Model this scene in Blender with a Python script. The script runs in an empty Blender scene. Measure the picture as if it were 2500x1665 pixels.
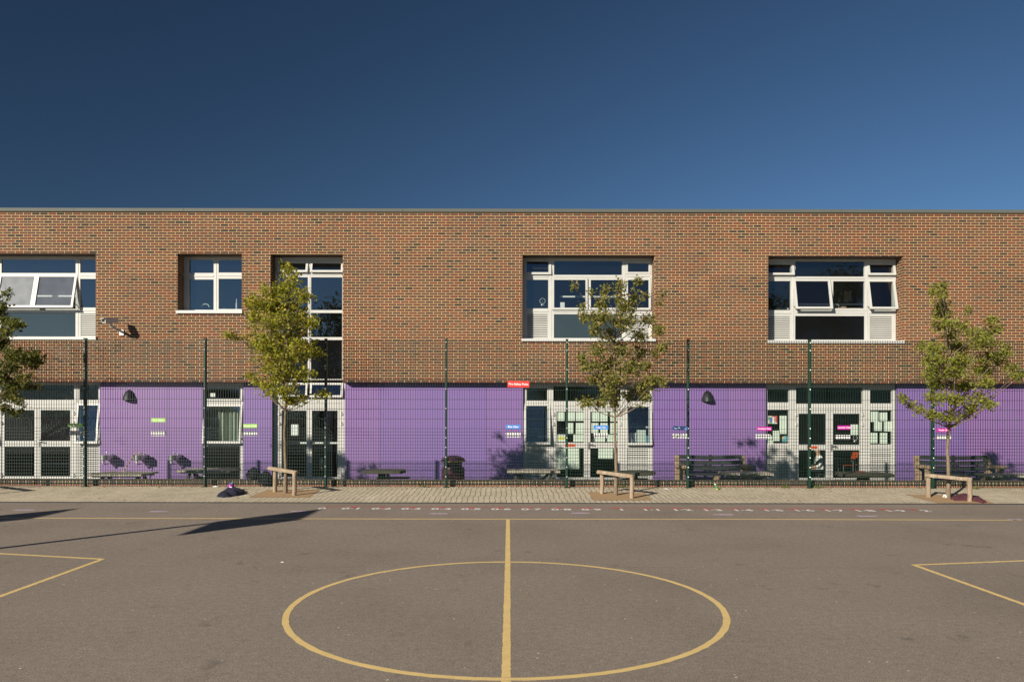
import bpy, bmesh, math, random
from mathutils import Vector, Matrix
C = bpy.context.scene
COL = C.collection
R = random.Random(7)
rad = math.radians

# ------------------------------------------------------------------ camera, sky, sun
F = 1815.0; X0 = 1250.0; YH = 1012.0; CH = 1.565       # focal length and horizon of the photograph in its own pixels; eye height in m
cam = bpy.data.cameras.new('camera'); camo = bpy.data.objects.new('camera', cam); COL.objects.link(camo)
camo.location = (0, 0, CH); camo.rotation_euler = (rad(90), rad(-0.11), 0)
cam.sensor_width = 36; cam.lens = F/2500*36; cam.shift_y = (YH-832.5)/2500; cam.clip_end = 2000; cam.clip_start = 0.05
C.camera = camo
LD = Vector((0.80, 1.0, -0.535)).normalized()           # the way the sunlight travels
TS = -LD
world = bpy.data.worlds.new('World'); C.world = world; world.use_nodes = True
wn = world.node_tree; bg = wn.nodes['Background']
sky = wn.nodes.new('ShaderNodeTexSky'); sky.sky_type = 'NISHITA'; sky.sun_disc = False
sky.sun_elevation = math.asin(TS.z); sky.sun_rotation = math.atan2(TS.x, TS.y)
sky.altitude = 1500; sky.air_density = 0.95; sky.dust_density = 0.15; sky.ozone_density = 3.6
# the clear sky is darkest at right angles to the sun (Rayleigh scattering), deepened a little
wtc = wn.nodes.new('ShaderNodeTexCoord'); wdot = wn.nodes.new('ShaderNodeVectorMath'); wdot.operation = 'DOT_PRODUCT'; wdot.inputs[1].default_value = TS
wn.links.new(wtc.outputs['Generated'], wdot.inputs[0])
wsq = wn.nodes.new('ShaderNodeMath'); wsq.operation = 'MULTIPLY'; wn.links.new(wdot.outputs['Value'], wsq.inputs[0]); wn.links.new(wdot.outputs['Value'], wsq.inputs[1])
wma = wn.nodes.new('ShaderNodeMath'); wma.operation = 'MULTIPLY_ADD'; wn.links.new(wsq.outputs[0], wma.inputs[0]); wma.inputs[1].default_value = 0.66; wma.inputs[2].default_value = 0.37
wsc = wn.nodes.new('ShaderNodeVectorMath'); wsc.operation = 'SCALE'; wn.links.new(sky.outputs[0], wsc.inputs[0]); wn.links.new(wma.outputs[0], wsc.inputs['Scale'])
wti = wn.nodes.new('ShaderNodeVectorMath'); wti.operation = 'MULTIPLY'; wti.inputs[1].default_value = (0.88, 1.05, 1.12); wn.links.new(wsc.outputs[0], wti.inputs[0])
wn.links.new(wti.outputs[0], bg.inputs[0]); bg.inputs[1].default_value = 0.055
sl = bpy.data.lights.new('sun', 'SUN'); sl.energy = 5.0; sl.angle = rad(0.5); sl.color = (1.0, 0.92, 0.80)
so = bpy.data.objects.new('sun', sl); COL.objects.link(so); so.location = (-20, -25, 20)
so.rotation_euler = LD.to_track_quat('-Z', 'Y').to_euler()
C.view_settings.view_transform = 'Standard'; C.view_settings.look = 'None'
C.view_settings.exposure = 0.4; C.view_settings.gamma = 1.0
C.view_settings.use_curve_mapping = False
C.render.engine = 'CYCLES'
C.cycles.max_bounces = 6; C.cycles.transparent_max_bounces = 12

# ------------------------------------------------------------------ places
YB = F/89.0            # brick front (20.39)
YP = YB + 0.257        # purple cladding front
YW = YB + 0.38         # upper window frames
YG = YP + 0.075        # lower window frames
YF = 15.31             # fence
TZ = -0.45             # terrace level
KY = 13.09             # front edge of the paving
SL = 0.0286
def pav(Y): return SL*(Y-KY)
def wx(px, Y): return (px-X0)*Y/F
def wz(py, Y): return CH-(py-YH)*Y/F
def W(px, py, Y): return Vector((wx(px, Y), Y, wz(py, Y)))
def gy(py, z=0.0): return F*(CH-z)/(py-YH)
def pvY(py): return (CH+SL*KY)/((py-YH)/F+SL)

# ------------------------------------------------------------------ mesh helpers
class MB:
    def __init__(s): s.v = []; s.f = []; s.m = []
    def face(s, pts, m=0):
        n = len(s.v); s.v += [tuple(p) for p in pts]; s.f.append(tuple(range(n, n+len(pts)))); s.m.append(m)
    def box(s, x0, y0, z0, x1, y1, z1, m=0):
        if x0 > x1: x0, x1 = x1, x0
        if y0 > y1: y0, y1 = y1, y0
        if z0 > z1: z0, z1 = z1, z0
        n = len(s.v)
        s.v += [(x0,y0,z0),(x1,y0,z0),(x1,y1,z0),(x0,y1,z0),(x0,y0,z1),(x1,y0,z1),(x1,y1,z1),(x0,y1,z1)]
        for q in ((3,2,1,0),(4,5,6,7),(0,1,5,4),(1,2,6,5),(2,3,7,6),(3,0,4,7)):
            s.f.append(tuple(n+i for i in q)); s.m.append(m)
        return s
    def hexa(s, pts, m=0):            # 8 points: bottom 4, top 4
        n = len(s.v); s.v += [tuple(p) for p in pts]
        for q in ((3,2,1,0),(4,5,6,7),(0,1,5,4),(1,2,6,5),(2,3,7,6),(3,0,4,7)):
            s.f.append(tuple(n+i for i in q)); s.m.append(m)
        return s
    def beam(s, p0, p1, w, h, up=(0,0,1), m=0):
        p0 = Vector(p0); p1 = Vector(p1); d = (p1-p0).normalized(); up = Vector(up)
        a = d.cross(up)
        if a.length < 1e-4: a = d.cross(Vector((1,0,0)))
        a.normalize(); b = a.cross(d).normalized(); a *= w/2; b *= h/2
        return s.hexa([p0-a-b, p0+a-b, p1+a-b, p1-a-b, p0-a+b, p0+a+b, p1+a+b, p1-a+b], m)
    def tube(s, pts, rs, n=8, m=0, cap=True):
        pts = [Vector(p) for p in pts]
        if not hasattr(rs, '__len__'): rs = [rs]*len(pts)
        base = len(s.v); pa = None
        for i, p in enumerate(pts):
            d = (pts[min(i+1, len(pts)-1)]-pts[max(i-1, 0)]).normalized()
            if pa is None:
                ref = Vector((0,1,0)) if abs(d.y) < 0.9 else Vector((1,0,0))
                a = d.cross(ref).normalized()
            else:
                a = (pa - d*pa.dot(d)).normalized()
            pa = a; b = d.cross(a)
            for k in range(n):
                t = 2*math.pi*k/n
                s.v.append(tuple(p+(a*math.cos(t)+b*math.sin(t))*rs[i]))
        for i in range(len(pts)-1):
            for k in range(n):
                k2 = (k+1) % n
                s.f.append((base+i*n+k, base+i*n+k2, base+(i+1)*n+k2, base+(i+1)*n+k)); s.m.append(m)
        if cap:
            s.f.append(tuple(base+k for k in range(n))[::-1]); s.m.append(m)
            s.f.append(tuple(base+(len(pts)-1)*n+k for k in range(n))); s.m.append(m)
        return s
    def lathe(s, prof, c=(0,0,0), n=24, sx=1, sy=1, m=0):
        base = len(s.v)
        for r, z in prof:
            for k in range(n):
                t = 2*math.pi*k/n
                s.v.append((c[0]+r*sx*math.cos(t), c[1]+r*sy*math.sin(t), c[2]+z))
        for i in range(len(prof)-1):
            for k in range(n):
                k2 = (k+1) % n
                s.f.append((base+i*n+k, base+i*n+k2, base+(i+1)*n+k2, base+(i+1)*n+k)); s.m.append(m)
        s.f.append(tuple(base+k for k in range(n))[::-1]); s.m.append(m)
        s.f.append(tuple(base+(len(prof)-1)*n+k for k in range(n))); s.m.append(m)
        return s
    def prism(s, poly, y0, y1, m=0):  # polygon in x,z pushed along y
        n = len(poly); b = len(s.v)
        s.v += [(x, y0, z) for x, z in poly]+[(x, y1, z) for x, z in poly]
        s.f.append(tuple(range(b, b+n))); s.m.append(m)
        s.f.append(tuple(range(b+n, b+2*n))[::-1]); s.m.append(m)
        for i in range(n):
            j = (i+1) % n
            s.f.append((b+j, b+i, b+n+i, b+n+j)); s.m.append(m)
        return s
    def prismx(s, poly, x0, x1, m=0): # polygon in y,z pushed along x
        n = len(poly); b = len(s.v)
        s.v += [(x0, y, z) for y, z in poly]+[(x1, y, z) for y, z in poly]
        s.f.append(tuple(range(b, b+n))); s.m.append(m)
        s.f.append(tuple(range(b+n, b+2*n))[::-1]); s.m.append(m)
        for i in range(n):
            j = (i+1) % n
            s.f.append((b+j, b+i, b+n+i, b+n+j)); s.m.append(m)
        return s
    def prismz(s, poly, z0, z1, m=0):
        n = len(poly); b = len(s.v)
        s.v += [(x, y, z0) for x, y in poly]+[(x, y, z1) for x, y in poly]
        s.f.append(tuple(range(b, b+n))[::-1]); s.m.append(m)
        s.f.append(tuple(range(b+n, b+2*n))); s.m.append(m)
        for i in range(n):
            j = (i+1) % n
            s.f.append((b+i, b+j, b+n+j, b+n+i)); s.m.append(m)
        return s

def rootloc(p):
    while p.parent: p = p.parent
    return p.location.copy()
def obj(name, mb, mats, parent=None, smooth=False, bevel=0, recalc=False, loc=None):
    if not isinstance(mats, (list, tuple)): mats = [mats]
    if parent is not None: off = rootloc(parent)
    else: off = Vector(loc) if loc is not None else Vector((0,0,0))
    me = bpy.data.meshes.new(name)
    me.from_pydata([(x-off.x, y-off.y, z-off.z) for x, y, z in mb.v], [], mb.f)
    for m in mats: me.materials.append(m)
    if any(mb.m): me.polygons.foreach_set('material_index', mb.m)
    if recalc:
        b = bmesh.new(); b.from_mesh(me); bmesh.ops.recalc_face_normals(b, faces=b.faces); b.to_mesh(me); b.free()
    if smooth:
        for p in me.polygons: p.use_smooth = True
        if hasattr(me, 'set_sharp_from_angle'): me.set_sharp_from_angle(angle=rad(45))
    o = bpy.data.objects.new(name, me); COL.objects.link(o)
    if parent is not None: o.parent = parent
    elif loc is not None: o.location = off
    if bevel:
        b = o.modifiers.new('bevel', 'BEVEL'); b.width = bevel; b.segments = 2; b.limit_method = 'ANGLE'
    return o
def tag(o, label=None, cat=None, group=None, kind=None):
    if label: o['label'] = label
    if cat: o['category'] = cat
    if group: o['group'] = group
    if kind: o['kind'] = kind
    return o
def thing(name, label, cat, loc=(0,0,0), group=None):
    o = bpy.data.objects.new(name, None); COL.objects.link(o); o.location = loc; o.empty_display_size = 0.2
    return tag(o, label, cat, group)
def dup(root, loc, label, rz=0.0):
    def cp(o, par):
        c = o.copy(); COL.objects.link(c); c.parent = par
        for ch in o.children: cp(ch, c)
        return c
    r = cp(root, None); r.location = loc; r.rotation_euler = (0,0,rz); r['label'] = label
    return r
FONT = None
def text_mb(txt, size, bold=0.0, sx=1.0, ext=0.0):
    cu = bpy.data.curves.new('t', 'FONT'); cu.body = txt; cu.size = size; cu.align_x = 'CENTER'; cu.align_y = 'CENTER'; cu.offset = bold*size; cu.extrude = ext; cu.resolution_u = 3
    o = bpy.data.objects.new('t', cu); COL.objects.link(o)
    dg = bpy.context.evaluated_depsgraph_get(); dg.update()
    me = bpy.data.meshes.new_from_object(o.evaluated_get(dg))
    v = [(p.co.x*sx, p.co.y, p.co.z) for p in me.vertices]; f = [tuple(p.vertices) for p in me.polygons]
    bpy.data.objects.remove(o); bpy.data.curves.remove(cu); bpy.data.meshes.remove(me)
    return v, f

# ------------------------------------------------------------------ materials
class NT:
    def __init__(s, name):
        s.mat = bpy.data.materials.new(name); s.mat.use_nodes = True; s.t = s.mat.node_tree; s.b = s.t.nodes['Principled BSDF']
        s.out = s.t.nodes['Material Output']
    def n(s, kind, **kw):
        o = s.t.nodes.new(kind)
        for k, v in kw.items(): setattr(o, k, v)
        return o
    def l(s, a, b): s.t.links.new(a, b)
    def put(s, inp, x):
        if hasattr(x, 'is_output'): s.l(x, inp)
        elif x is not None:
            if inp.type == 'RGBA' and hasattr(x, '__len__') and len(x) == 3: x = (*x, 1)
            inp.default_value = x
    def m(s, op, a, b=None, c=None, clamp=False):
        o = s.n('ShaderNodeMath', operation=op, use_clamp=clamp)
        for i, x in enumerate((a, b, c)):
            if x is not None: s.put(o.inputs[i], x)
        return o.outputs[0]
    def pos(s): return s.n('ShaderNodeNewGeometry').outputs['Position']
    def objc(s): return s.n('ShaderNodeTexCoord').outputs['Object']
    def sep(s, v):
        o = s.n('ShaderNodeSeparateXYZ'); s.l(v, o.inputs[0]); return o.outputs
    def comb(s, x=0.0, y=0.0, z=0.0):
        o = s.n('ShaderNodeCombineXYZ'); s.put(o.inputs[0], x); s.put(o.inputs[1], y); s.put(o.inputs[2], z); return o.outputs[0]
    def noise(s, vec, scale, detail=3, rough=0.55, scl=None):
        if scl:
            o = s.n('ShaderNodeMapping'); s.l(vec, o.inputs[0]); o.inputs[3].default_value = scl; vec = o.outputs[0]
        o = s.n('ShaderNodeTexNoise'); s.put(o.inputs['Vector'], vec); o.inputs['Scale'].default_value = scale; o.inputs['Detail'].default_value = detail; o.inputs['Roughness'].default_value = rough
        return o.outputs['Fac']
    def white(s, vec):
        o = s.n('ShaderNodeTexWhiteNoise', noise_dimensions='3D'); s.put(o.inputs['Vector'], vec); return o.outputs['Value']
    def ramp(s, fac, stops, interp='LINEAR'):
        o = s.n('ShaderNodeValToRGB'); r = o.color_ramp; r.interpolation = interp
        while len(r.elements) < len(stops): r.elements.new(0.5)
        for e, (p, c) in zip(r.elements, stops): e.position = p; e.color = (*c, 1) if len(c) == 3 else c
        s.put(o.inputs[0], fac); return o.outputs[0]
    def mix(s, fac, a, b, mode='MIX'):
        o = s.n('ShaderNodeMix', data_type='RGBA', blend_type=mode)
        s.put(o.inputs[0], fac); s.put(o.inputs[6], a); s.put(o.inputs[7], b); return o.outputs[2]
    def smooth(s, x, a, b):
        o = s.n('ShaderNodeMapRange', interpolation_type='SMOOTHSTEP'); s.put(o.inputs[0], x); o.inputs[1].default_value = a; o.inputs[2].default_value = b; return o.outputs[0]
    def bump(s, h, strength=0.3, dist=0.01):
        o = s.n('ShaderNodeBump'); s.put(o.inputs['Height'], h); o.inputs['Strength'].default_value = strength; o.inputs['Distance'].default_value = dist; s.l(o.outputs[0], s.b.inputs['Normal'])
    def done(s, col=None, rough=None, metal=None, spec=None):
        if col is not None: s.put(s.b.inputs['Base Color'], col)
        if rough is not None: s.put(s.b.inputs['Roughness'], rough)
        if metal is not None: s.put(s.b.inputs['Metallic'], metal)
        if spec is not None: s.put(s.b.inputs['Specular IOR Level'], spec)
        return s.mat
def plain(name, col, rough=0.5, var=0.15, scale=6, metal=0.0, spec=0.4, bump=0.0):
    t = NT(name); p = t.objc()
    f = t.noise(p, scale, 4)
    a = tuple(c*(1-var) for c in col); b = tuple(min(1, c*(1+var)) for c in col)
    if bump: t.bump(t.noise(p, scale*8, 3), bump, 0.005)
    return t.done(t.ramp(f, [(0.3, a), (0.7, b)]), rough, metal, spec)

def brick_mat(name, bl=0.225, ch=0.075, mj=0.0105, cols=None, mortar=(0.53,0.37,0.18), mjv=0.0145, stack=False):
    t = NT(name); p = t.pos(); x, y, z = t.sep(p)
    u = t.m('DIVIDE', t.m('ADD', x, y), bl); vv = t.m('DIVIDE', t.m('ADD', z, 0.5), ch)
    row = t.m('FLOOR', vv)
    u2 = u if stack else t.m('ADD', u, t.m('MULTIPLY', t.m('MODULO', row, 2.0), 0.5))
    colm = t.m('FLOOR', u2); fu = t.m('FRACT', u2); fv = t.m('FRACT', vv)
    mu = t.m('LESS_THAN', fu, (mjv or mj)/bl); mv = t.m('LESS_THAN', fv, mj/ch)
    mort = t.m('MAXIMUM', mu, mv)
    rnd = t.white(t.comb(colm, row, 3.0)); rnd2 = t.white(t.comb(colm, row, 9.0))
    big = t.noise(p, 0.35, 2)
    rr = t.m('ADD', rnd, t.m('MULTIPLY', t.m('SUBTRACT', big, 0.5), 0.35))
    base = t.ramp(rr, cols or [(0.0, (0.165,0.054,0.031)), (0.34, (0.142,0.050,0.030)), (0.42, (0.125,0.059,0.037)), (0.76, (0.108,0.056,0.037)), (0.93, (0.084,0.049,0.036)), (0.965, (0.046,0.036,0.030)), (1.0, (0.034,0.030,0.027))])
    e = t.m('MULTIPLY', t.m('ABSOLUTE', t.m('SUBTRACT', fu, 0.5+mj/bl/2)), 2.0)
    en = t.m('ADD', e, t.m('MULTIPLY', t.m('SUBTRACT', t.noise(p, 22, 3), 0.5), 0.5))
    ends = t.m('MULTIPLY', t.smooth(en, 0.58, 0.86), t.m('MULTIPLY_ADD', rnd2, 0.6, 0.25))
    c1 = t.mix(ends, base, (0.040, 0.030, 0.025))
    sp = t.noise(p, 60, 4, 0.7)
    c2 = t.mix(1.0, c1, t.ramp(sp, [(0.25, (0.62,0.62,0.62)), (0.75, (1.3,1.3,1.3))]), 'MULTIPLY')
    mc = t.mix(t.noise(p, 3.0, 3), tuple(m*0.82 for m in mortar), tuple(min(1, m*1.15) for m in mortar))
    t.bump(t.m('ADD', t.m('SUBTRACT', 1.0, mort), t.m('MULTIPLY', sp, 0.3)), 0.35, 0.004)
    # faint pale bloom in broad patches
    bl_ = t.m('MULTIPLY', t.smooth(t.noise(p, 0.22, 3), 0.45, 0.8), 0.16)
    fin = t.mix(bl_, t.mix(mort, c2, mc), (0.26, 0.20, 0.15))
    run = t.m('MULTIPLY', t.smooth(t.noise(p, 1.0, 4, 0.7, (5.0, 5.0, 0.12)), 0.50, 0.72), t.smooth(z, 5.6, 7.1))   # rain streaks below the coping
    fin = t.mix(t.m('MULTIPLY', run, 0.30), fin, (0.07, 0.052, 0.040))
    bat = t.noise(t.comb(t.m('FLOOR', t.m('DIVIDE', x, 1.8)), t.m('FLOOR', t.m('DIVIDE', z, 0.6)), 0.0), 3.7, 0)      # pallets of brick differ a little
    fin = t.mix(1.0, fin, t.ramp(bat, [(0.3, (0.90,0.91,0.92)), (0.7, (1.08,1.06,1.03))]), 'MULTIPLY')
    return t.done(fin, 0.85, 0, 0.25)

M = {}
M['brick'] = brick_mat('red_brown_brick', mj=0.0112)
M['cap_brick'] = brick_mat('dark_blue_brick', 0.0755, 0.5, 0.0095, [(0.0, (0.075,0.07,0.068)), (0.5, (0.11,0.095,0.085)), (1.0, (0.15,0.125,0.105))], (0.62,0.45,0.20), 0.0095, True)
M['low_brick'] = brick_mat('red_base_brick', 0.225, 0.075, 0.010, [(0.0, (0.34,0.12,0.07)), (0.5, (0.42,0.16,0.10)), (1.0, (0.30,0.13,0.09))], (0.36,0.29,0.20), 0.010)
def purple():
    t = NT('purple_cladding'); p = t.pos()
    oi = t.n('ShaderNodeObjectInfo').outputs['Random']
    f = t.noise(p, 0.5, 3, 0.5, (1.0, 1.0, 0.25))
    v = t.m('ADD', t.m('MULTIPLY', oi, 0.5), t.m('MULTIPLY', f, 0.5))
    c = t.ramp(v, [(0.2, (0.188,0.124,0.332)), (0.5, (0.214,0.128,0.328)), (0.8, (0.242,0.138,0.320))])
    x, y, z = t.sep(p)
    low = t.m('MULTIPLY', t.smooth(z, 0.35, TZ), t.smooth(t.noise(p, 3.2, 5, 0.7), 0.35, 0.75))
    c = t.mix(t.m('MULTIPLY', low, 0.30), c, (0.16, 0.12, 0.19))
    ball = t.m('MULTIPLY', t.smooth(t.noise(p, 5.5, 2, 0.5), 0.66, 0.72), 0.10); c = t.mix(ball, c, (0.12, 0.09, 0.16))
    d = t.smooth(t.noise(p, 9, 5, 0.7), 0.62, 0.8)
    c = t.mix(t.m('MULTIPLY', d, 0.12), c, (0.34, 0.28, 0.36))
    return t.done(c, 0.42, 0, 0.4)
M['purple'] = purple()
M['white'] = plain('white_frame_paint', (0.52,0.515,0.475), 0.4, 0.05, 3)
M['sill'] = plain('white_sill_metal', (0.58,0.575,0.54), 0.45, 0.06, 5)
M['coping'] = plain('grey_coping_metal', (0.105,0.112,0.098), 0.6, 0.06, 0.7, 0.0, 0.2)
M['dark_wall'] = plain('dark_grey_reveal', (0.06,0.062,0.075), 0.6, 0.1)
M['sealant'] = plain('joint_sealant', (0.17,0.09,0.065), 0.7)
M['soffit'] = plain('brown_soffit', (0.10,0.075,0.06), 0.8, 0.15)
M['roof'] = plain('grey_roof_felt', (0.12,0.12,0.12), 0.9, 0.2)
def glass(name, refl, tint, gcol=(0.9,0.95,1.0), dirt_glare=0.02):
    t = NT(name); t.t.nodes.remove(t.b)
    tr = t.n('ShaderNodeBsdfTransparent'); tr.inputs[0].default_value = (*tint, 1)
    gl = t.n('ShaderNodeBsdfGlossy'); gl.inputs[0].default_value = (*gcol, 1); gl.inputs['Roughness'].default_value = 0.015
    df = t.n('ShaderNodeBsdfDiffuse'); df.inputs[0].default_value = (0.6,0.62,0.62,1)
    lw = t.n('ShaderNodeLayerWeight'); lw.inputs[0].default_value = 0.5
    fac = t.m('MULTIPLY_ADD', t.m('POWER', lw.outputs['Facing'], 4.0), 0.6, refl)
    m1 = t.n('ShaderNodeMixShader'); t.l(fac, m1.inputs[0]); t.l(tr.outputs[0], m1.inputs[1]); t.l(gl.outputs[0], m1.inputs[2])
    p = t.pos(); dn = t.m('MULTIPLY', t.m('MULTIPLY_ADD', t.noise(p, 2.2, 4, 0.6), 0.8, 0.25), dirt_glare)  # pale film: slight dirt on most panes, painted reflection on the two tilted ones
    m2 = t.n('ShaderNodeMixShader'); t.l(dn, m2.inputs[0]); t.l(m1.outputs[0], m2.inputs[1]); t.l(df.outputs[0], m2.inputs[2])
    t.l(m2.outputs[0], t.out.inputs[0]); return t.mat
M['glass'] = glass('window_glass', 0.145, (0.80,0.85,0.84), dirt_glare=0.008)
M['glass_low'] = glass('ground_floor_glass', 0.045, (0.86,0.90,0.88), dirt_glare=0.004)
M['glass_faint_glare'] = glass('faint_painted_glare_window_glass', 0.17, (0.80,0.85,0.84), (0.9,0.95,1.0), 0.22)  # weaker white film, paints part of the sky reflection on the second tilted pane
M['glass_glare'] = glass('painted_glare_window_glass', 0.14, (0.80,0.85,0.84), (0.9,0.95,1.0), 0.55)  # white film paints the bright sky reflection into the leftmost tilted pane
def spandrel(name, col, rough=0.06):
    t = NT(name); p = t.pos()
    return t.done(t.mix(t.noise(p, 1.2, 3), tuple(c*0.85 for c in col), tuple(c*1.15 for c in col)), rough, 0, 0.5)
M['spandrel'] = spandrel('blue_grey_spandrel_glass', (0.035,0.052,0.06))
M['spandrel_dark'] = spandrel('black_spandrel_glass', (0.006,0.006,0.006), 0.05)
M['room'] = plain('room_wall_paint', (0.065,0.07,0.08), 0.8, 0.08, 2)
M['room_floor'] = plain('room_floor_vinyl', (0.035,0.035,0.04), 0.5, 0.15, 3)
M['rail_white'] = plain('white_rail', (0.78,0.78,0.74), 0.5, 0.04)
M['green'] = plain('dark_green_coating', (0.006,0.036,0.020), 0.42, 0.12, 12)
M['wire'] = plain('dark_green_wire', (0.006,0.026,0.016), 0.5, 0.1, 12)
M['bolt'] = plain('bright_bolt', (0.75,0.74,0.70), 0.35, 0.05, 10, 0.3)
def asphalt():
    t = NT('worn_asphalt'); p = t.pos()
    fine = t.noise(p, 150, 2, 0.6); mid = t.noise(p, 62, 3, 0.75); patch = t.noise(p, 0.55, 5, 0.62)
    c = t.ramp(fine, [(0.3, (0.150,0.120,0.096)), (0.52, (0.284,0.237,0.190)), (0.72, (0.475,0.395,0.328))])
    c = t.mix(1.0, c, t.ramp(mid, [(0.32, (0.70,0.69,0.68)), (0.5, (1.0,1.0,1.0)), (0.68, (1.22,1.21,1.19))]), 'MULTIPLY')
    c = t.mix(1.0, c, t.ramp(t.noise(p, 17, 3, 0.7), [(0.3, (0.84,0.84,0.83)), (0.7, (1.12,1.12,1.11))]), 'MULTIPLY')
    c = t.mix(1.0, c, t.ramp(patch, [(0.28, (0.86,0.85,0.84)), (0.5, (1.0,1.0,1.0)), (0.72, (1.08,1.075,1.06))]), 'MULTIPLY')
    cr = t.n('ShaderNodeTexVoronoi', feature='DISTANCE_TO_EDGE'); wv = t.n('ShaderNodeVectorMath', operation='ADD'); wn2 = t.n('ShaderNodeTexNoise'); t.l(p, wn2.inputs['Vector']); wn2.inputs['Scale'].default_value = 1.6; wn2.inputs['Detail'].default_value = 5
    t.l(p, wv.inputs[0]); t.l(wn2.outputs['Color'], wv.inputs[1]); t.l(wv.outputs[0], cr.inputs['Vector']); cr.inputs['Scale'].default_value = 0.16
    crk = t.m('MULTIPLY', t.m('LESS_THAN', cr.outputs['Distance'], 0.0010), t.smooth(t.noise(p, 0.5, 2), 0.50, 0.62)); c = t.mix(t.m('MULTIPLY', crk, 0.6), c, (0.09,0.075,0.06))
    seam = t.m('MULTIPLY', t.m('LESS_THAN', t.m('ABSOLUTE', t.m('SUBTRACT', t.m('ADD', t.sep(p)[1], t.m('MULTIPLY', t.noise(p, 3.0, 3), 0.05)), 7.66)), 0.008), t.smooth(t.noise(p, 0.7, 2), 0.42, 0.6)); c = t.mix(t.m('MULTIPLY', seam, 0.45), c, (0.10,0.083,0.066))
    # tiny pale stones, dark stains and dusty scuffs
    vo = t.n('ShaderNodeTexVoronoi'); t.l(p, vo.inputs['Vector']); vo.inputs['Scale'].default_value = 11
    spk = t.m('MULTIPLY', t.m('LESS_THAN', vo.outputs['Distance'], 0.085), t.m('GREATER_THAN', t.white(vo.outputs['Color']), 0.80))
    c = t.mix(spk, c, (0.70,0.66,0.58))
    st = t.smooth(t.noise(p, 2.3, 4, 0.7, (1,0.8,1)), 0.60, 0.74)
    c = t.mix(t.m('MULTIPLY', st, 0.55), c, (0.11,0.092,0.076))
    sc = t.smooth(t.noise(p, 1.1, 6, 0.75, (1.0,1.8,1)), 0.64, 0.8)
    c = t.mix(t.m('MULTIPLY', sc, 0.30), c, (0.50,0.465,0.43))
    t.bump(fine, 0.5, 0.006)
    return t.done(c, 0.88, 0, 0.25)
M['asphalt'] = asphalt()
def paint(name, col, wear=0.5):
    t = NT(name); p = t.pos()
    w = t.smooth(t.m('ADD', t.m('MULTIPLY', t.noise(p, 70, 3, 0.7), 0.6), t.m('MULTIPLY', t.noise(p, 5, 3), 0.4)), wear+0.06, wear+0.18)
    c = t.mix(t.noise(p, 9, 3), tuple(x*0.86 for x in col), tuple(min(1, x*1.1) for x in col))
    c = t.mix(1.0, c, t.ramp(t.noise(p, 160, 2), [(0.3, (0.82,0.82,0.82)), (0.7, (1.1,1.1,1.1))]), 'MULTIPLY')
    t.bump(t.noise(p, 160, 2), 0.3, 0.004)
    return t.done(t.mix(w, c, (0.28,0.23,0.185)), 0.7, 0, 0.3)
M['yellow_paint'] = paint('worn_yellow_paint', (0.84,0.60,0.24), 0.53)
M['red_paint'] = paint('worn_red_paint', (0.55,0.09,0.08), 0.5)
M['white_paint'] = paint('worn_white_paint', (0.85,0.83,0.80), 0.54)
M['pink_paint'] = paint('worn_lilac_paint', (0.56,0.42,0.52), 0.5)
def paving():
    t = NT('buff_block_paving'); p = t.pos(); x, y, z = t.sep(p)
    v0 = t.m('FLOOR', t.m('DIVIDE', y, 0.2)); u = t.m('DIVIDE', t.m('ADD', x, t.m('MULTIPLY', t.white(t.comb(v0, 5.0, 1.0)), 0.035)), 0.1); v = t.m('DIVIDE', y, 0.2)
    cu = t.m('FLOOR', u); v2 = v
    rv = t.m('FLOOR', v2); fu = t.m('FRACT', u); fv = t.m('FRACT', v2)
    jw = t.m('MULTIPLY_ADD', t.noise(p, 2.6, 4, 0.7), 0.22, 0.0)
    j = t.m('MAXIMUM', t.m('LESS_THAN', fu, jw), t.m('LESS_THAN', fv, t.m('MULTIPLY', jw, 0.5)))
    rnd = t.white(t.comb(cu, rv, 1.0))
    c = t.ramp(rnd, [(0, (0.53,0.455,0.325)), (0.5, (0.585,0.505,0.365)), (1, (0.635,0.555,0.41))])
    c = t.mix(1.0, c, t.ramp(t.noise(p, 90, 3, 0.7), [(0.3, (0.85,0.85,0.85)), (0.7, (1.12,1.12,1.12))]), 'MULTIPLY')
    c = t.mix(1.0, c, t.ramp(t.noise(p, 0.7, 4), [(0.3, (0.88,0.88,0.87)), (0.7, (1.08,1.08,1.08))]), 'MULTIPLY')
    moss = t.m('MULTIPLY', t.smooth(t.noise(p, 3.5, 4, 0.7), 0.60, 0.72), 0.35)
    c = t.mix(moss, c, (0.25,0.22,0.125))
    c = t.mix(j, c, (0.12,0.10,0.072))
    t.bump(t.m('SUBTRACT', 1.0, j), 0.5, 0.006)
    return t.done(c, 0.85, 0, 0.25)
M['paving'] = paving()
M['kerb'] = plain('black_edging', (0.035,0.034,0.035), 0.7, 0.3, 20)
M['terrace'] = plain('terrace_asphalt', (0.13,0.11,0.095), 0.9, 0.25, 8)
def gravel():
    t = NT('tan_resin_gravel'); p = t.pos()
    c = t.ramp(t.noise(p, 110, 3, 0.7), [(0.3, (0.26,0.165,0.085)), (0.5, (0.40,0.265,0.145)), (0.7, (0.54,0.38,0.225))])
    t.bump(t.noise(p, 110, 2), 0.5, 0.006); return t.done(c, 0.9, 0, 0.2)
M['gravel'] = gravel()
def wood(name, a, b, scl=(3,3,40), rough=0.8):
    t = NT(name); p = t.objc(); f = t.noise(p, 1.0, 5, 0.65, scl)
    t.bump(f, 0.4, 0.006); return t.done(t.ramp(f, [(0.3, a), (0.7, b)]), rough, 0, 0.25)
M['log'] = wood('peeled_log_wood', (0.20,0.145,0.095), (0.40,0.315,0.22), (25,25,4))
M['grey_wood'] = wood('weathered_grey_wood', (0.30,0.275,0.22), (0.58,0.53,0.42), (4,30,30))
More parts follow.
